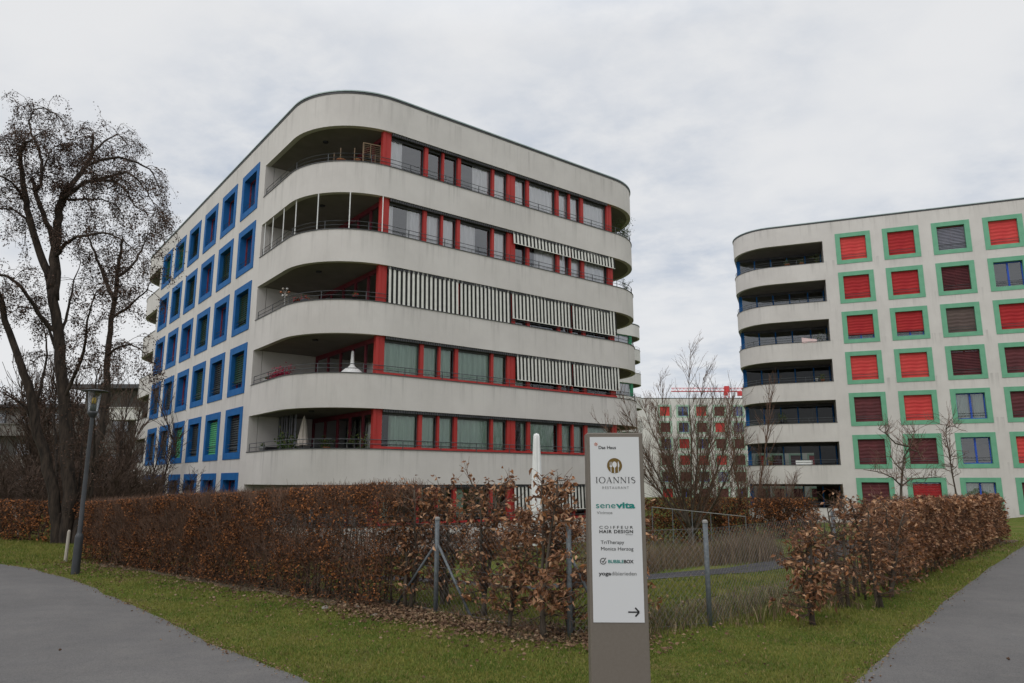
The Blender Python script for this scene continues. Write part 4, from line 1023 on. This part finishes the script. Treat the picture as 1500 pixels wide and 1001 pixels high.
# ------------------------------------------------------------------ garden parasol, stakes, stones
def folded_parasol(label, x, y, z, h, r, m, pole_m='steel', fab0=.42, cone=False):
    t = thing('folded_parasol', label, 'parasol', (x, y, z)); mb = MB(); n = 28; prof = [(.02, h + .02), (r * .55, h - .03), (r * .7, h - .18), (r * .85, h * .8), (r * 1.0, h * .62), (r * .98, h * fab0 + .1), (r * .8, h * fab0)]
    if cone: prof = [(.015, h + .02), (r * .22, h - .12), (r * .45, h * .83), (r * .72, h * .66), (r * .95, h * .5), (r, h * fab0 + .04), (r * .85, h * fab0)]
    if not cone: prof = [(.02, h + .02), (r * .42, h + .0), (r * .58, h - .07), (r * .68, h - .4), (r * 1.0, h * .62), (r * 1.0, h * fab0 + .1), (r * .8, h * fab0)]
    for i, (rr, zz) in enumerate(prof):
        for k in range(n):
            a = 2 * math.pi * k / n; q = rr * (1 + .26 * math.sin(a * 7 + i * .25) * (1 if i else 0) + .07 * math.sin(a * 3 + i)); mb.v.append((x + q * math.cos(a), y + q * math.sin(a), z + zz))
    for i in range(len(prof) - 1):
        for k in range(n): k2 = (k + 1) % n; mb.f.append((i * n + k, i * n + k2, (i + 1) * n + k2, (i + 1) * n + k)); mb.m.append(0)
    mb.build('canopy', M[m], t, True)
    mb = MB(); mb.tube([(x, y, z), (x, y, z + h)], .02, 8); mb.build('pole', M[pole_m], t, True)
    mb = MB(); mb.lathe((x, y, z), [(.001, .06), (.2, .06), (.22, .0)], 16); mb.build('base', M['concrete'], t)
    return t
px, py = .75, 22.5
folded_parasol('tall white folded garden parasol standing behind the hedge left of the sign', px, py, gz(px, py), 4.15, .145, 'white', fab0=.2)
for i, (x, y, h, lean, lab) in enumerate([(-9.28, 15.7, .62, .01, 'pale wooden stake at the foot of the lamp side tree stems'), (-15.7, 22.9, .85, -.06, 'upright pale stake at the left edge'), (-15.05, 22.9, .95, -.28, 'slanting pale stake at the left edge')]):
    mb = MB(); mb.tube([(x, y, -.05), (x + lean, y, h)], [.035, .032], 8); mb.tube([(x + lean, y, h), (x + lean * 1.05, y, h + .03)], [.03, .015], 8)
    tag(mb.build('wooden_stake', M['wood']), lab, 'stake', 'wooden stakes')
def rock(label, x, y, s, flat=.6):
    import bmesh
    bm = bmesh.new(); bmesh.ops.create_icosphere(bm, subdivisions=2, radius=s)
    for v in bm.verts:
        v.co *= 1 + .35 * noise.noise(v.co * (3 / max(s, .05)) * .5 + Vector((x, y, 0))); v.co.z *= flat
    me = bpy.data.meshes.new('stone'); bm.to_mesh(me); bm.free(); me.materials.append(M['stone']); o = bpy.data.objects.new('stone', me); COL.objects.link(o); o.location = (x, y, s * flat * .35)
    tag(o, label, 'stone')
rock('rounded pale stone at the foot of the hedge', -2.45, 10.05, .055)
rock('flat whitish stone right of the rounded one by the hedge', -1.73, 9.6, .05, .35)
rock('small stone hidden in the leaf litter by the hedge', -2.05, 10.1, .05)

# low rail and reed bank beyond the garden path
mb = MB(); tr = thing('handrail', 'long white rail behind the dry stems in the garden', 'rail', (8, 27, -.9))
A = at(955, 743, 25.5); B_ = at(1092, 757, 28.5); mb.tube([A, B_], .014, 6); mb.build('rail', M['concrete'], tr)
for i in range(6):
    q = A.lerp(B_, i / 5); mb = MB(); mb.tube([(q.x, q.y, gz(q.x, q.y)), q], .014, 6); mb.build('post', M['steel'], tr)

# ------------------------------------------------------------------ things in the loggias
def inside(B, x, y, m=.42):
    r = B.r
    for cx, sx in ((r, -1), (B.LR - r, 1)):
        if (x - cx) * sx > 0 and y < r:
            d = math.hypot(x - cx, y - r)
            if d > r - m: return cx + (x - cx) * (r - m) / d, r + (y - r) * (r - m) / d
    return min(max(x, m), B.LR - m), max(y, m)
def pot(label, B, x, y, k, r=.14, h=.3, m='terra', plant='gleaf', ph=.5, pw=.25, n=160, lift=1.0, name='potted_plant', cat='potted plant', ls=.07):
    x, y = inside(B, x, y, .26 + r)
    zf = B.z0 + 2.9 * k - 1.33 + .34 + lift; c = B.W(x, y, zf); t = thing(name, label, cat, c)
    mb = MB(); mb.lathe(c, [(.001, 0), (r * .75, 0), (r, h), (r * 1.05, h), (r * 1.05, h + .02), (r * .9, h + .02), (r * .85, h - .03), (.001, h - .03)], 14); mb.build('pot', M[m], t, True)
    if lift > .05:
        mb = MB(); mb.box(-r * 1.1, r * 1.1, -r * 1.1, r * 1.1, -.03, -.002); 
        mb.v = [(v[0] + c[0], v[1] + c[1], v[2] + c[2]) for v in mb.v]
        for (sx, sy) in ((-1, -1), (1, -1), (1, 1), (-1, 1)): mb.tube([(c[0] + sx * r * .9, c[1] + sy * r * .9, c[2] - lift), (c[0] + sx * r * .9, c[1] + sy * r * .9, c[2] - .03)], .012, 4)
        mb.build('stand', M['black'], t)
    b = MB(); l = MB()
    for i in range(9):
        pts, _ = wander((c[0], c[1], c[2] + h * .9), (U(-.6, .6), U(-.6, .6), 1), ph * U(.6, 1), 4, .15, .1); b.tube(pts, .006, 3)
        for _ in range(n // 9):
            q = pts[int(U(1, 5))] + Vector((U(-1, 1), U(-1, 1), U(-1, 1))) * pw * .35; leaf(l, q, ls * U(.6, 1.3), .6)
    b.build('stems', M['twig'], t); l.build('foliage', M[plant], t)
    return t
random.seed(55)
M['redflower'] = islandmat('red_flowers', [(.6, .03, .03), (.05, .09, .02), (.5, .08, .1), (.03, .06, .02)], .6)
M['pinkleaf'] = islandmat('crimson_leaves', [(.45, .02, .07), (.33, .01, .05), (.55, .05, .12), (.2, .01, .03)], .6)
pot('crimson bushy plant at the left end of the second floor loggia', B1, .45, 4.2, 2, .2, .3, 'black', 'pinkleaf', .7, .65, 900, .6, ls=.09)
pot('small crimson plant beside the bushy crimson one', B1, .4, 5.0, 2, .15, .3, 'black', 'pinkleaf', .45, .4, 300, .75)
pot('yellow green bushy plant beside the beige parasol', B1, .75, 3.9, 1, .17, .3, 'black', 'gleaf', .95, .6, 420, .55, ls=.11)
pot('small green plant in the middle of the first floor loggia', B1, 1.7, 2.1, 1, .14, .25, 'terra', 'gleaf', .5, .35, 200, .85)
pot('dark green climber next to the red post of the first floor loggia', B1, 2.5, .6, 1, .14, .25, 'black', 'gleaf', 1.1, .3, 240, .6)
pot('terracotta pot with a low plant at the top floor loggia middle', B1, 1.15, .98, 5, .2, .22, 'terra', 'gleaf', .2, .2, 60, 1.0)
pot('terracotta pot at the left of the top floor loggia', B1, .35, 2.6, 5, .18, .2, 'terra', 'gleaf', .2, .2, 60, 1.0)
pot('small pot close to the wooden trellis on the top floor', B1, 1.75, .5, 5, .12, .2, 'terra', 'gleaf', .15, .15, 40, 1.02)
pot('red flowered pot on the third floor loggia left side', B1, .38, 2.9, 3, .16, .18, 'black', 'redflower', .2, .25, 160, 1.0)
pot('red flowered pot second from the left on the third floor', B1, .45, 2.3, 3, .16, .18, 'grey', 'redflower', .22, .25, 160, 1.0)
pot('red flower box near the third floor red post', B1, 1.9, .55, 3, .12, .18, 'black', 'redflower', .18, .2, 120, 1.0)
pot('dark potted bush on the upper right balcony corner of the near building', B1, 17.7, .6, 5, .15, .25, 'black', 'gleaf', 1.0, .6, 700, 1.0)
pot('second dark potted bush behind the corner railing of the top right balcony', B1, 18.6, 1.3, 5, .15, .25, 'black', 'gleaf', .9, .5, 600, 1.0)
pot('thin grey plant on the right balcony corner one floor lower', B1, 18.5, 1.2, 4, .12, .25, 'black', 'gleaf', .9, .25, 260, 1.0)
pot('bare plant in the top loggia of the right building', B2, .45, 3.9, 6, .18, .2, 'terra', 'gleaf', .45, .5, 120, 1.0)
pot('tall plant at the right end of the top right building loggia', B2, .6, 5.9, 6, .18, .2, 'terra', 'gleaf', .95, .5, 200, .9)
pot('thin plant third from the right in the top right building loggia', B2, .5, 4.9, 6, .15, .2, 'terra', 'gleaf', .5, .4, 120, 1.0)
pot('dark climbing plant in the fourth floor loggia of the right building', B2, .5, 6.0, 4, .15, .2, 'black', 'gleaf', 1.3, .35, 300, .6)
pot('small white flowered pot at the left end of the first floor loggia', B1, .45, 5.9, 1, .13, .2, 'white', 'gleaf', .2, .2, 90, 1.0)
pot('dark pot right of the beige parasol in the first floor loggia', B1, 2.3, 1.2, 1, .13, .2, 'black', 'gleaf', .3, .25, 120, 1.0)
pot('pale pot with dark leaves at the left end of the second floor loggia', B1, .45, 5.9, 2, .13, .2, 'white', 'gleaf', .2, .2, 90, 1.0)
pot('green plant in the third floor loggia of the right building', B2, .5, 5.7, 3, .13, .2, 'terra', 'gleaf', .5, .3, 200, 1.0)
pot('white pot in the third floor loggia of the right building', B2, .5, 5.3, 3, .10, .18, 'white', 'gleaf', .15, .15, 60, 1.1)
pot('trailing plant low in the second floor loggia of the right building', B2, .5, 2.8, 2, .15, .25, 'black', 'gleaf', .6, .5, 260, 1.0)
pot('bushy plant at the left of the first floor loggia, right building', B2, .7, 1.8, 1, .15, .25, 'terra', 'gleaf', .5, .5, 240, 1.0)
# trellis
c = B1.W(2.2, .35, 0); z = B1.z0 + 2.9 * 5 - .95
t = thing('wooden_trellis', 'small wooden trellis screen beside the top floor red post', 'trellis', (c[0], c[1], z))
mb = MB()
def WT(x, y, zz): return B1.W(1.98 + x, .52 + y - .22 * x, zz)
mb.box(0, .05, 0, .04, z, z + 1.95, WT); mb.box(.72, .77, 0, .04, z, z + 1.95, WT); mb.box(.05, .72, 0, .04, z + 1.9, z + 1.95, WT); mb.box(.05, .72, 0, .04, z + .1, z + .15, WT)
t_frame = mb.build('frame', M['woodd'], t)
mb = MB()
for i in range(11): mb.box(.05, .72, .012, .028, z + 1.02 + .08 * i, z + 1.035 + .08 * i, WT)
mb.box(.30, .33, -.003, .01, z + 1.3, z + 1.9, WT); mb.box(.5, .53, -.003, .01, z + 1.0, z + 1.5, WT)
mb.build('lattice', M['woodd'], t)
for (x, y, k, h, lab) in [(.95, .75, 5, 1.7, 'tall wooden pole on the top floor loggia'), (.75, 1.0, 5, 1.5, 'short wooden pole on the top floor loggia left of the pots'), (1.6, .55, 5, 1.7, 'wooden pole left of the trellis')]:
    x, y = inside(B1, x, y, .32); z = B1.z0 + 2.9 * k - .97; mb = MB(); mb.tube([B1.W(x, y, z), B1.W(x, y, z + h)], .02, 6); tag(mb.build('wooden_pole', M['woodd']), lab, 'pole')
# beige parasol and white covered parasol
c = B1.W(1.05, 2.95, B1.z0 + 2.9 - .99); folded_parasol('beige folded parasol in the first floor loggia of the near building', c[0], c[1], c[2], 2.36, .22, 'beige', fab0=.50, cone=True)
c = B1.W(2.15, 1.05, B1.z0 + 5.8 - .99)
t = thing('covered_grill', 'white draped cover with a tall peak on the second floor loggia', 'cover', c)
mb = MB(); prof = [(.38, .0), (.39, .9), (.44, 1.02), (.42, 1.12), (.30, 1.24), (.13, 1.36), (.08, 1.44), (.055, 1.9), (.04, 1.98), (.001, 2.0)]; n = 24
for i, (rr, zz) in enumerate(prof):
    for k in range(n): a = 2 * math.pi * k / n; q = rr * (1 + .05 * math.sin(5 * a + i)); mb.v.append((c[0] + q * math.cos(a), c[1] + q * math.sin(a), c[2] + zz))
for i in range(len(prof) - 1):
    for k in range(n): k2 = (k + 1) % n; mb.f.append((i * n + k, i * n + k2, (i + 1) * n + k2, (i + 1) * n + k)); mb.m.append(0)
mb.build('cover', M['white'], t, True)
# windmill ornament
c = B1.W(.45, 4.3, B1.z0 + 8.7 - .99); t = thing('garden_windmill', 'colourful pinwheel ornament on a stick in the third floor loggia', 'ornament', c)
mb = MB(); mb.tube([c, (c[0], c[1], c[2] + 1.85)], .012, 5); mb.build('stick', M['white'], t)
for i in range(6):
    a = i * 1.05; mb = MB(); q = Vector((c[0] + .17 * math.cos(a), c[1] - .02, c[2] + 1.9 + .17 * math.sin(a))); mb.lathe((q.x, q.y, q.z - .04), [(.001, 0), (.05, .02), (.055, .05), (.04, .08), (.001, .09)], 10)
    mb.tube([(c[0], c[1], c[2] + 1.88), q], .006, 3); mb.build('blade', M[['terra', 'white', 'beige'][i % 3]], t, True)
# lounge chairs dark in the first loggia
def chair(label, B, x, y, k):
    z = B.z0 + 2.9 * k - .99; c = B.W(x, y, z); t = thing('patio_chair', label, 'chair', c, 'dark chairs in the first floor loggia')
    mb = MB(); W = lambda a, b, cc: B.W(x + a, y + b, z + cc)
    mb.box(-.25, .25, -.25, .25, .42, .47, W); mb.build('seat', M['black'], t)
    mb = MB()
    for i in range(6): mb.box(-.24 + i * .085, -.2 + i * .085, .22, .25, .47, 1.12, W)
    mb.box(-.26, .26, .215, .255, 1.12, 1.2, W); mb.build('backrest', M['black'], t)
    for (a, b) in ((-.23, -.23), (.23, -.23), (-.23, .23), (.23, .23)):
        mb = MB(); mb.box(a - .02, a + .02, b - .02, b + .02, 0, .42, W); mb.build('leg', M['black'], t)
chair('dark patio chair left of the yellow green plant', B1, .6, 4.9, 1); chair('dark patio chair nearer the striped blind', B1, .8, 5.6, 1); chair('dark patio chair behind the beige parasol', B1, 1.9, 3.4, 1)
# laundry cloth and sign board on right building
c = B2.W(.1, 5.0, B2.z0 + 2.9 * 4 + .2); mb = MB()
for j in range(7):
    for i in range(11): mb.v.append(B2.W(.0 - .02 * math.sin(i), 4.5 + .1 * i, B2.z0 + 11.6 + .36 - .07 * j * (1 - .05 * i) - .02 * i))
for j in range(6):
    for i in range(10): a = j * 11 + i; mb.f.append((a, a + 1, a + 12, a + 11)); mb.m.append(0)
M['clothp'] = noisemat('pink_cloth', (.7, .5, .5), (.8, .62, .6), 3, .9)
o = mb.build('hanging_cloth', M['clothp']); sm = o.modifiers.new('t', 'SOLIDIFY'); sm.thickness = .01; tag(o, 'pale pink cloth hung over the railing of the right building', 'cloth')
mb = MB(); mb.box(.06, .1, 3.5, 4.6, B2.z0 + 2.9 + .05, B2.z0 + 2.9 + .32, B2.W); tag(mb.build('banner_board', M['white']), 'low whitish board on the railing of the right building, first floor', 'board')

# ------------------------------------------------------------------ grass, litter, dry stems
random.seed(77)
def hedge_dist(x, y):
    return min(abs(inside_d(x, y)), 99)
gb = MB(); cnt = 0
while cnt < 150000:
    y = 5.2 + 10.5 * R() ** 1.25; x = U(-.78, .78) * y + U(-.3, .3)
    if on_path(x + U(-.07, .07), y + U(-.07, .07)):
        continue
    dd = inside_d(x, y)
    if dd > 6: continue
    pn = noise.noise(Vector((x * .9, y * .9, 2)))
    if R() < .35 * max(0, pn) * 2: continue
    if -.15 < dd < .9 and R() < .75: continue
    z = gz(x, y); h = U(.012, .032) * (1 + .6 * pn); a = U(0, 6.28); w = U(.003, .006) * (1 + y * .05); lx, ly = U(-.6, .6) * h, U(-.6, .6) * h
    i = len(gb.v); gb.v += [(x - w * math.cos(a), y - w * math.sin(a), z), (x + w * math.cos(a), y + w * math.sin(a), z), (x + lx, y + ly, z + h)]; gb.f.append((i, i + 1, i + 2)); gb.m.append(0); cnt += 1
for _ in range(60000):
    if R() < .55: y = U(15.5, 24); x = U(-.86, -.5) * y
    elif R() < .6: y = U(9, 13.6); x = U(-.1, .45) * y
    else: y = U(12, 24); x = U(.3, .78) * y
    if on_path(x, y): continue
    z = gz(x, y); h = U(.03, .07); a = U(0, 6.28); w = U(.007, .013); i = len(gb.v)
    gb.v += [(x - w * math.cos(a), y - w * math.sin(a), z), (x + w * math.cos(a), y + w * math.sin(a), z), (x + U(-.6, .6) * h, y + U(-.6, .6) * h, z + h)]; gb.f.append((i, i + 1, i + 2)); gb.m.append(0)
tag(gb.build('grass', M['grassb']), 'short lawn grass between the footpaths and the hedge', 'grass', kind='stuff')
lb = MB()
for _ in range(5200):
    s = R(); a, b = (HA, HB) if R() < .6 else (HB, HC)
    q = a.lerp(b, s); x = q.x + random.gauss(0, .45); y = q.y + random.gauss(-.1, .45)
    if on_path(x, y) and R() < .97: continue
    leaf(lb, (x, y, gz(x, y) + U(.005, .04)), U(.025, .055), .7, drop=U(-.15, .15))
for _ in range(3200):
    q = Vector((-2.2, 10.2)).lerp(Vector((1.3, 7.9)), R()); x = q.x + random.gauss(0, .22); y = q.y + random.gauss(-.05, .25); leaf(lb, (x, y, gz(x, y) + U(.01, .06)), U(.03, .07), .6, drop=U(-.3, .3))
for E_ in (LP, RP):
    for a, b in zip(E_[1:9], E_[2:10]):
        for _ in range(110):
            q = Vector(a).lerp(Vector(b), R()); x = q.x + random.gauss(0, .07); y = q.y + random.gauss(0, .07); leaf(lb, (x, y, gz(x, y) + .022), U(.01, .035), .6, drop=U(-.1, .1))
for _ in range(520):
    y = U(6, 15); x = U(-.7, .7) * y
    if on_path(x, y) and R() < .93: continue
    leaf(lb, (x, y, gz(x, y) + .03), U(.02, .045), .7, drop=U(-.1, .1))
tag(lb.build('fallen_leaves', M['litter']), 'brown fallen leaves scattered under the shrubs and on the lawn', 'leaves', kind='stuff')
dg = MB()
def tuft(x, y, h, n, sp, tgt):
    for _ in range(n):
        px_, py_ = x + random.gauss(0, sp), y + random.gauss(0, sp); z = gz(px_, py_); hh = h * U(.5, 1.2); a = U(0, 6.28); w = U(.003, .006)
        lx, ly = U(-.5, .5) * hh, U(-.5, .5) * hh; i = len(tgt.v); ca, sa = w * math.cos(a), w * math.sin(a)
        tgt.v += [(px_ - ca, py_ - sa, z), (px_ + ca, py_ + sa, z), (px_ + lx * .4 + ca * .7, py_ + ly * .4 + sa * .7, z + hh * .6), (px_ + lx * .4 - ca * .7, py_ + ly * .4 - sa * .7, z + hh * .6), (px_ + lx, py_ + ly, z + hh * .95)]
        tgt.f += [(i, i + 1, i + 2, i + 3), (i + 3, i + 2, i + 4)]; tgt.m += [0, 0]
for _ in range(430):
    s = U(0, 1); a, b = (Vector((1.0, 8.35)), Vector((4.6, 10.9))) if R() < .8 else (Vector((-1, 9.9)), Vector((.7, 8.3)))
    q = a.lerp(b, s); kk = 1. if q.x > .9 else .4; tuft(q.x + random.gauss(0, .12), q.y + random.gauss(.15, .3), U(.07, .24) * kk * (.7 + .8 * abs(noise.noise(Vector((q.x * 2, q.y * 2, 0))))), 22, .09, dg)
for _ in range(90):
    y = U(9.5, 13.5); x = U(-.2, .35) * y + U(0, .8); 
    if inside_d(x, y) < .5: continue
    tuft(x, y, U(.06, .14), 22, .12, dg)
tag(dg.build('dry_grass', M['dry']), 'tall dry grass tufts along the foot of the wire fence', 'dry grass', kind='stuff')
rb = MB()
random.seed(78)
c_ = 0
while c_ < 620:
    y = U(16.2, 23.5); x = U(2.2, 9.6) * y / 20 + U(-.4, .4)
    if x > 5.8 + (y - 16) * .28: continue
    cl = noise.noise(Vector((x * .6, y * .6, 4)))
    if R() > .62 + 1.4 * cl: continue
    tuft(x, y, U(.3, .75) * (1 + .8 * cl) * (1 - .35 * smooth((x - 3.5) / 4)), 30, .11, rb); c_ += 1
tag(rb.build('dry_stems', M['reed']), 'bank of dry brown stems and reeds beyond the garden path', 'dry stems', kind='stuff')
# brown shrub row beyond
random.seed(79)
hedge('low brown hedge behind the dry stems before the far block', (5.8, 33), (15.5, 37.5), 1.2, 2.0, 1.9, 14000, 9000, .11, 'leafd', stem_gap=.5)
hedge('brown hedge at the foot of the near building behind the parasol', (-4.2, 24.0), (5.2, 31.0), .7, 1.0, 1.0, 7000, 4000, .08, 'leafd', stem_gap=.5)
# distant wood on the left horizon
wd = MB(); wl = MB()
for _ in range(26):
    x = U(-150, -45); y = U(95, 140); h = U(7, 12)
    for _ in range(220):
        a = U(0, 6.28); rr = U(0, 1) ** .5 * 4.5; zz = h * (1 - .6 * (rr / 4.5) ** 2) * U(.15, 1); p = Vector((x + rr * math.cos(a), y + rr * math.sin(a), zz)); wl.tube([p, p + Vector((U(-1, 1), U(-1, 1), U(.3, 1.8)))], [.05, .02], 3, cap=False)
tag(wl.build('woodland', M['twig']), 'far off bare wood on the left horizon', 'woodland', kind='stuff')

# ------------------------------------------------------------------ camera, light, sky
cam = bpy.data.cameras.new('camera'); co = bpy.data.objects.new('camera', cam); COL.objects.link(co)
cam.sensor_width = 36; cam.lens = FPX / 1500 * 36; cam.clip_end = 3000; cam.clip_start = .05
co.location = (0, 0, EYE); co.rotation_euler = (math.pi / 2 + PITCH, 0, 0); scene.camera = co
SUN_EL, SUN_AZ = 42, 215   # degrees; azimuth clockwise from +Y
sd = bpy.data.lights.new('sun', 'SUN'); sd.energy = .75; sd.angle = math.radians(25); sd.color = (1, .97, .93)
so = bpy.data.objects.new('sun', sd); COL.objects.link(so)
az = math.radians(SUN_AZ); el = math.radians(SUN_EL); sv = Vector((math.sin(az) * math.cos(el), math.cos(az) * math.cos(el), math.sin(el)))
so.rotation_euler = sv.to_track_quat('Z', 'Y').to_euler()
w = bpy.data.worlds.new('World'); scene.world = w; w.use_nodes = True; nt = w.node_tree; L = nt.links.new
bg = nt.nodes['Background']
sky = N(nt, 'ShaderNodeTexSky', sky_type='NISHITA'); sky.sun_disc = False; sky.sun_elevation = el; sky.sun_rotation = az
ssc = N(nt, 'ShaderNodeMixRGB', blend_type='MULTIPLY'); ssc.inputs[0].default_value = 1; ssc.inputs[2].default_value = (.1, .1, .1, 1); L(sky.outputs[0], ssc.inputs[1])
tc = N(nt, 'ShaderNodeTexCoord'); sx = N(nt, 'ShaderNodeSeparateXYZ'); L(tc.outputs['Generated'], sx.inputs[0])
mz = N(nt, 'ShaderNodeMath', operation='MAXIMUM'); mz.inputs[1].default_value = .0; L(sx.outputs[2], mz.inputs[0])
az_ = N(nt, 'ShaderNodeMath', operation='ADD'); az_.inputs[1].default_value = .22; L(mz.outputs[0], az_.inputs[0])
dx = N(nt, 'ShaderNodeMath', operation='DIVIDE'); L(sx.outputs[0], dx.inputs[0]); L(az_.outputs[0], dx.inputs[1])
dy = N(nt, 'ShaderNodeMath', operation='DIVIDE'); L(sx.outputs[1], dy.inputs[0]); L(az_.outputs[0], dy.inputs[1])
cx_ = N(nt, 'ShaderNodeCombineXYZ'); L(dx.outputs[0], cx_.inputs[0]); L(dy.outputs[0], cx_.inputs[1])
mp = N(nt, 'ShaderNodeMapping'); mp.inputs['Rotation'].default_value = (0, 0, math.radians(24)); mp.inputs['Scale'].default_value = (1.15, 1.35, 1); L(cx_.outputs[0], mp.inputs[0])
n1 = N(nt, 'ShaderNodeTexNoise'); n1.inputs['Scale'].default_value = 6.5; n1.inputs['Detail'].default_value = 9; n1.inputs['Roughness'].default_value = .58; n1.inputs['Distortion'].default_value = .1; L(mp.outputs[0], n1.inputs['Vector'])
n2 = N(nt, 'ShaderNodeTexNoise'); n2.inputs['Scale'].default_value = .9; n2.inputs['Detail'].default_value = 4; L(mp.outputs[0], n2.inputs['Vector'])
r1 = ramp(nt, [(.36, (.0, .0, .0)), (.64, (1, 1, 1))]); L(n1.outputs[0], r1.inputs[0])
r2 = ramp(nt, [(.38, (0, 0, 0)), (.6, (1, 1, 1))]); L(n2.outputs[0], r2.inputs[0])
cl1 = N(nt, 'ShaderNodeMixRGB'); cl1.inputs[1].default_value = (.57, .62, .70, 1); cl1.inputs[2].default_value = (.77, .785, .81, 1); L(r1.outputs[0], cl1.inputs[0])
cl2 = N(nt, 'ShaderNodeMixRGB'); cl2.inputs[2].default_value = (.83, .835, .845, 1); L(r2.outputs[0], cl2.inputs[0]); L(cl1.outputs[0], cl2.inputs[1])
gain = N(nt, 'ShaderNodeMapRange'); gain.inputs[1].default_value = .55; gain.inputs[2].default_value = 1.; gain.inputs[3].default_value = 1.; gain.inputs[4].default_value = 2.1; L(mz.outputs[0], gain.inputs[0])
gm = N(nt, 'ShaderNodeMixRGB', blend_type='MULTIPLY'); gm.inputs[0].default_value = 1; L(cl2.outputs[0], gm.inputs[1]); L(gain.outputs[0], gm.inputs[2])
mx = N(nt, 'ShaderNodeMixRGB'); mx.inputs[0].default_value = .94; L(ssc.outputs[0], mx.inputs[1]); L(gm.outputs[0], mx.inputs[2])
L(mx.outputs[0], bg.inputs[0]); bg.inputs[1].default_value = 1.0
vs = scene.view_settings; vs.view_transform = 'Standard'; vs.look = 'None'; vs.gamma = 1; vs.exposure = 0
scene.cycles.max_bounces = 6; scene.cycles.diffuse_bounces = 3; scene.cycles.transparent_max_bounces = 12; scene.cycles.glossy_bounces = 3
scene.cycles.use_denoising = True
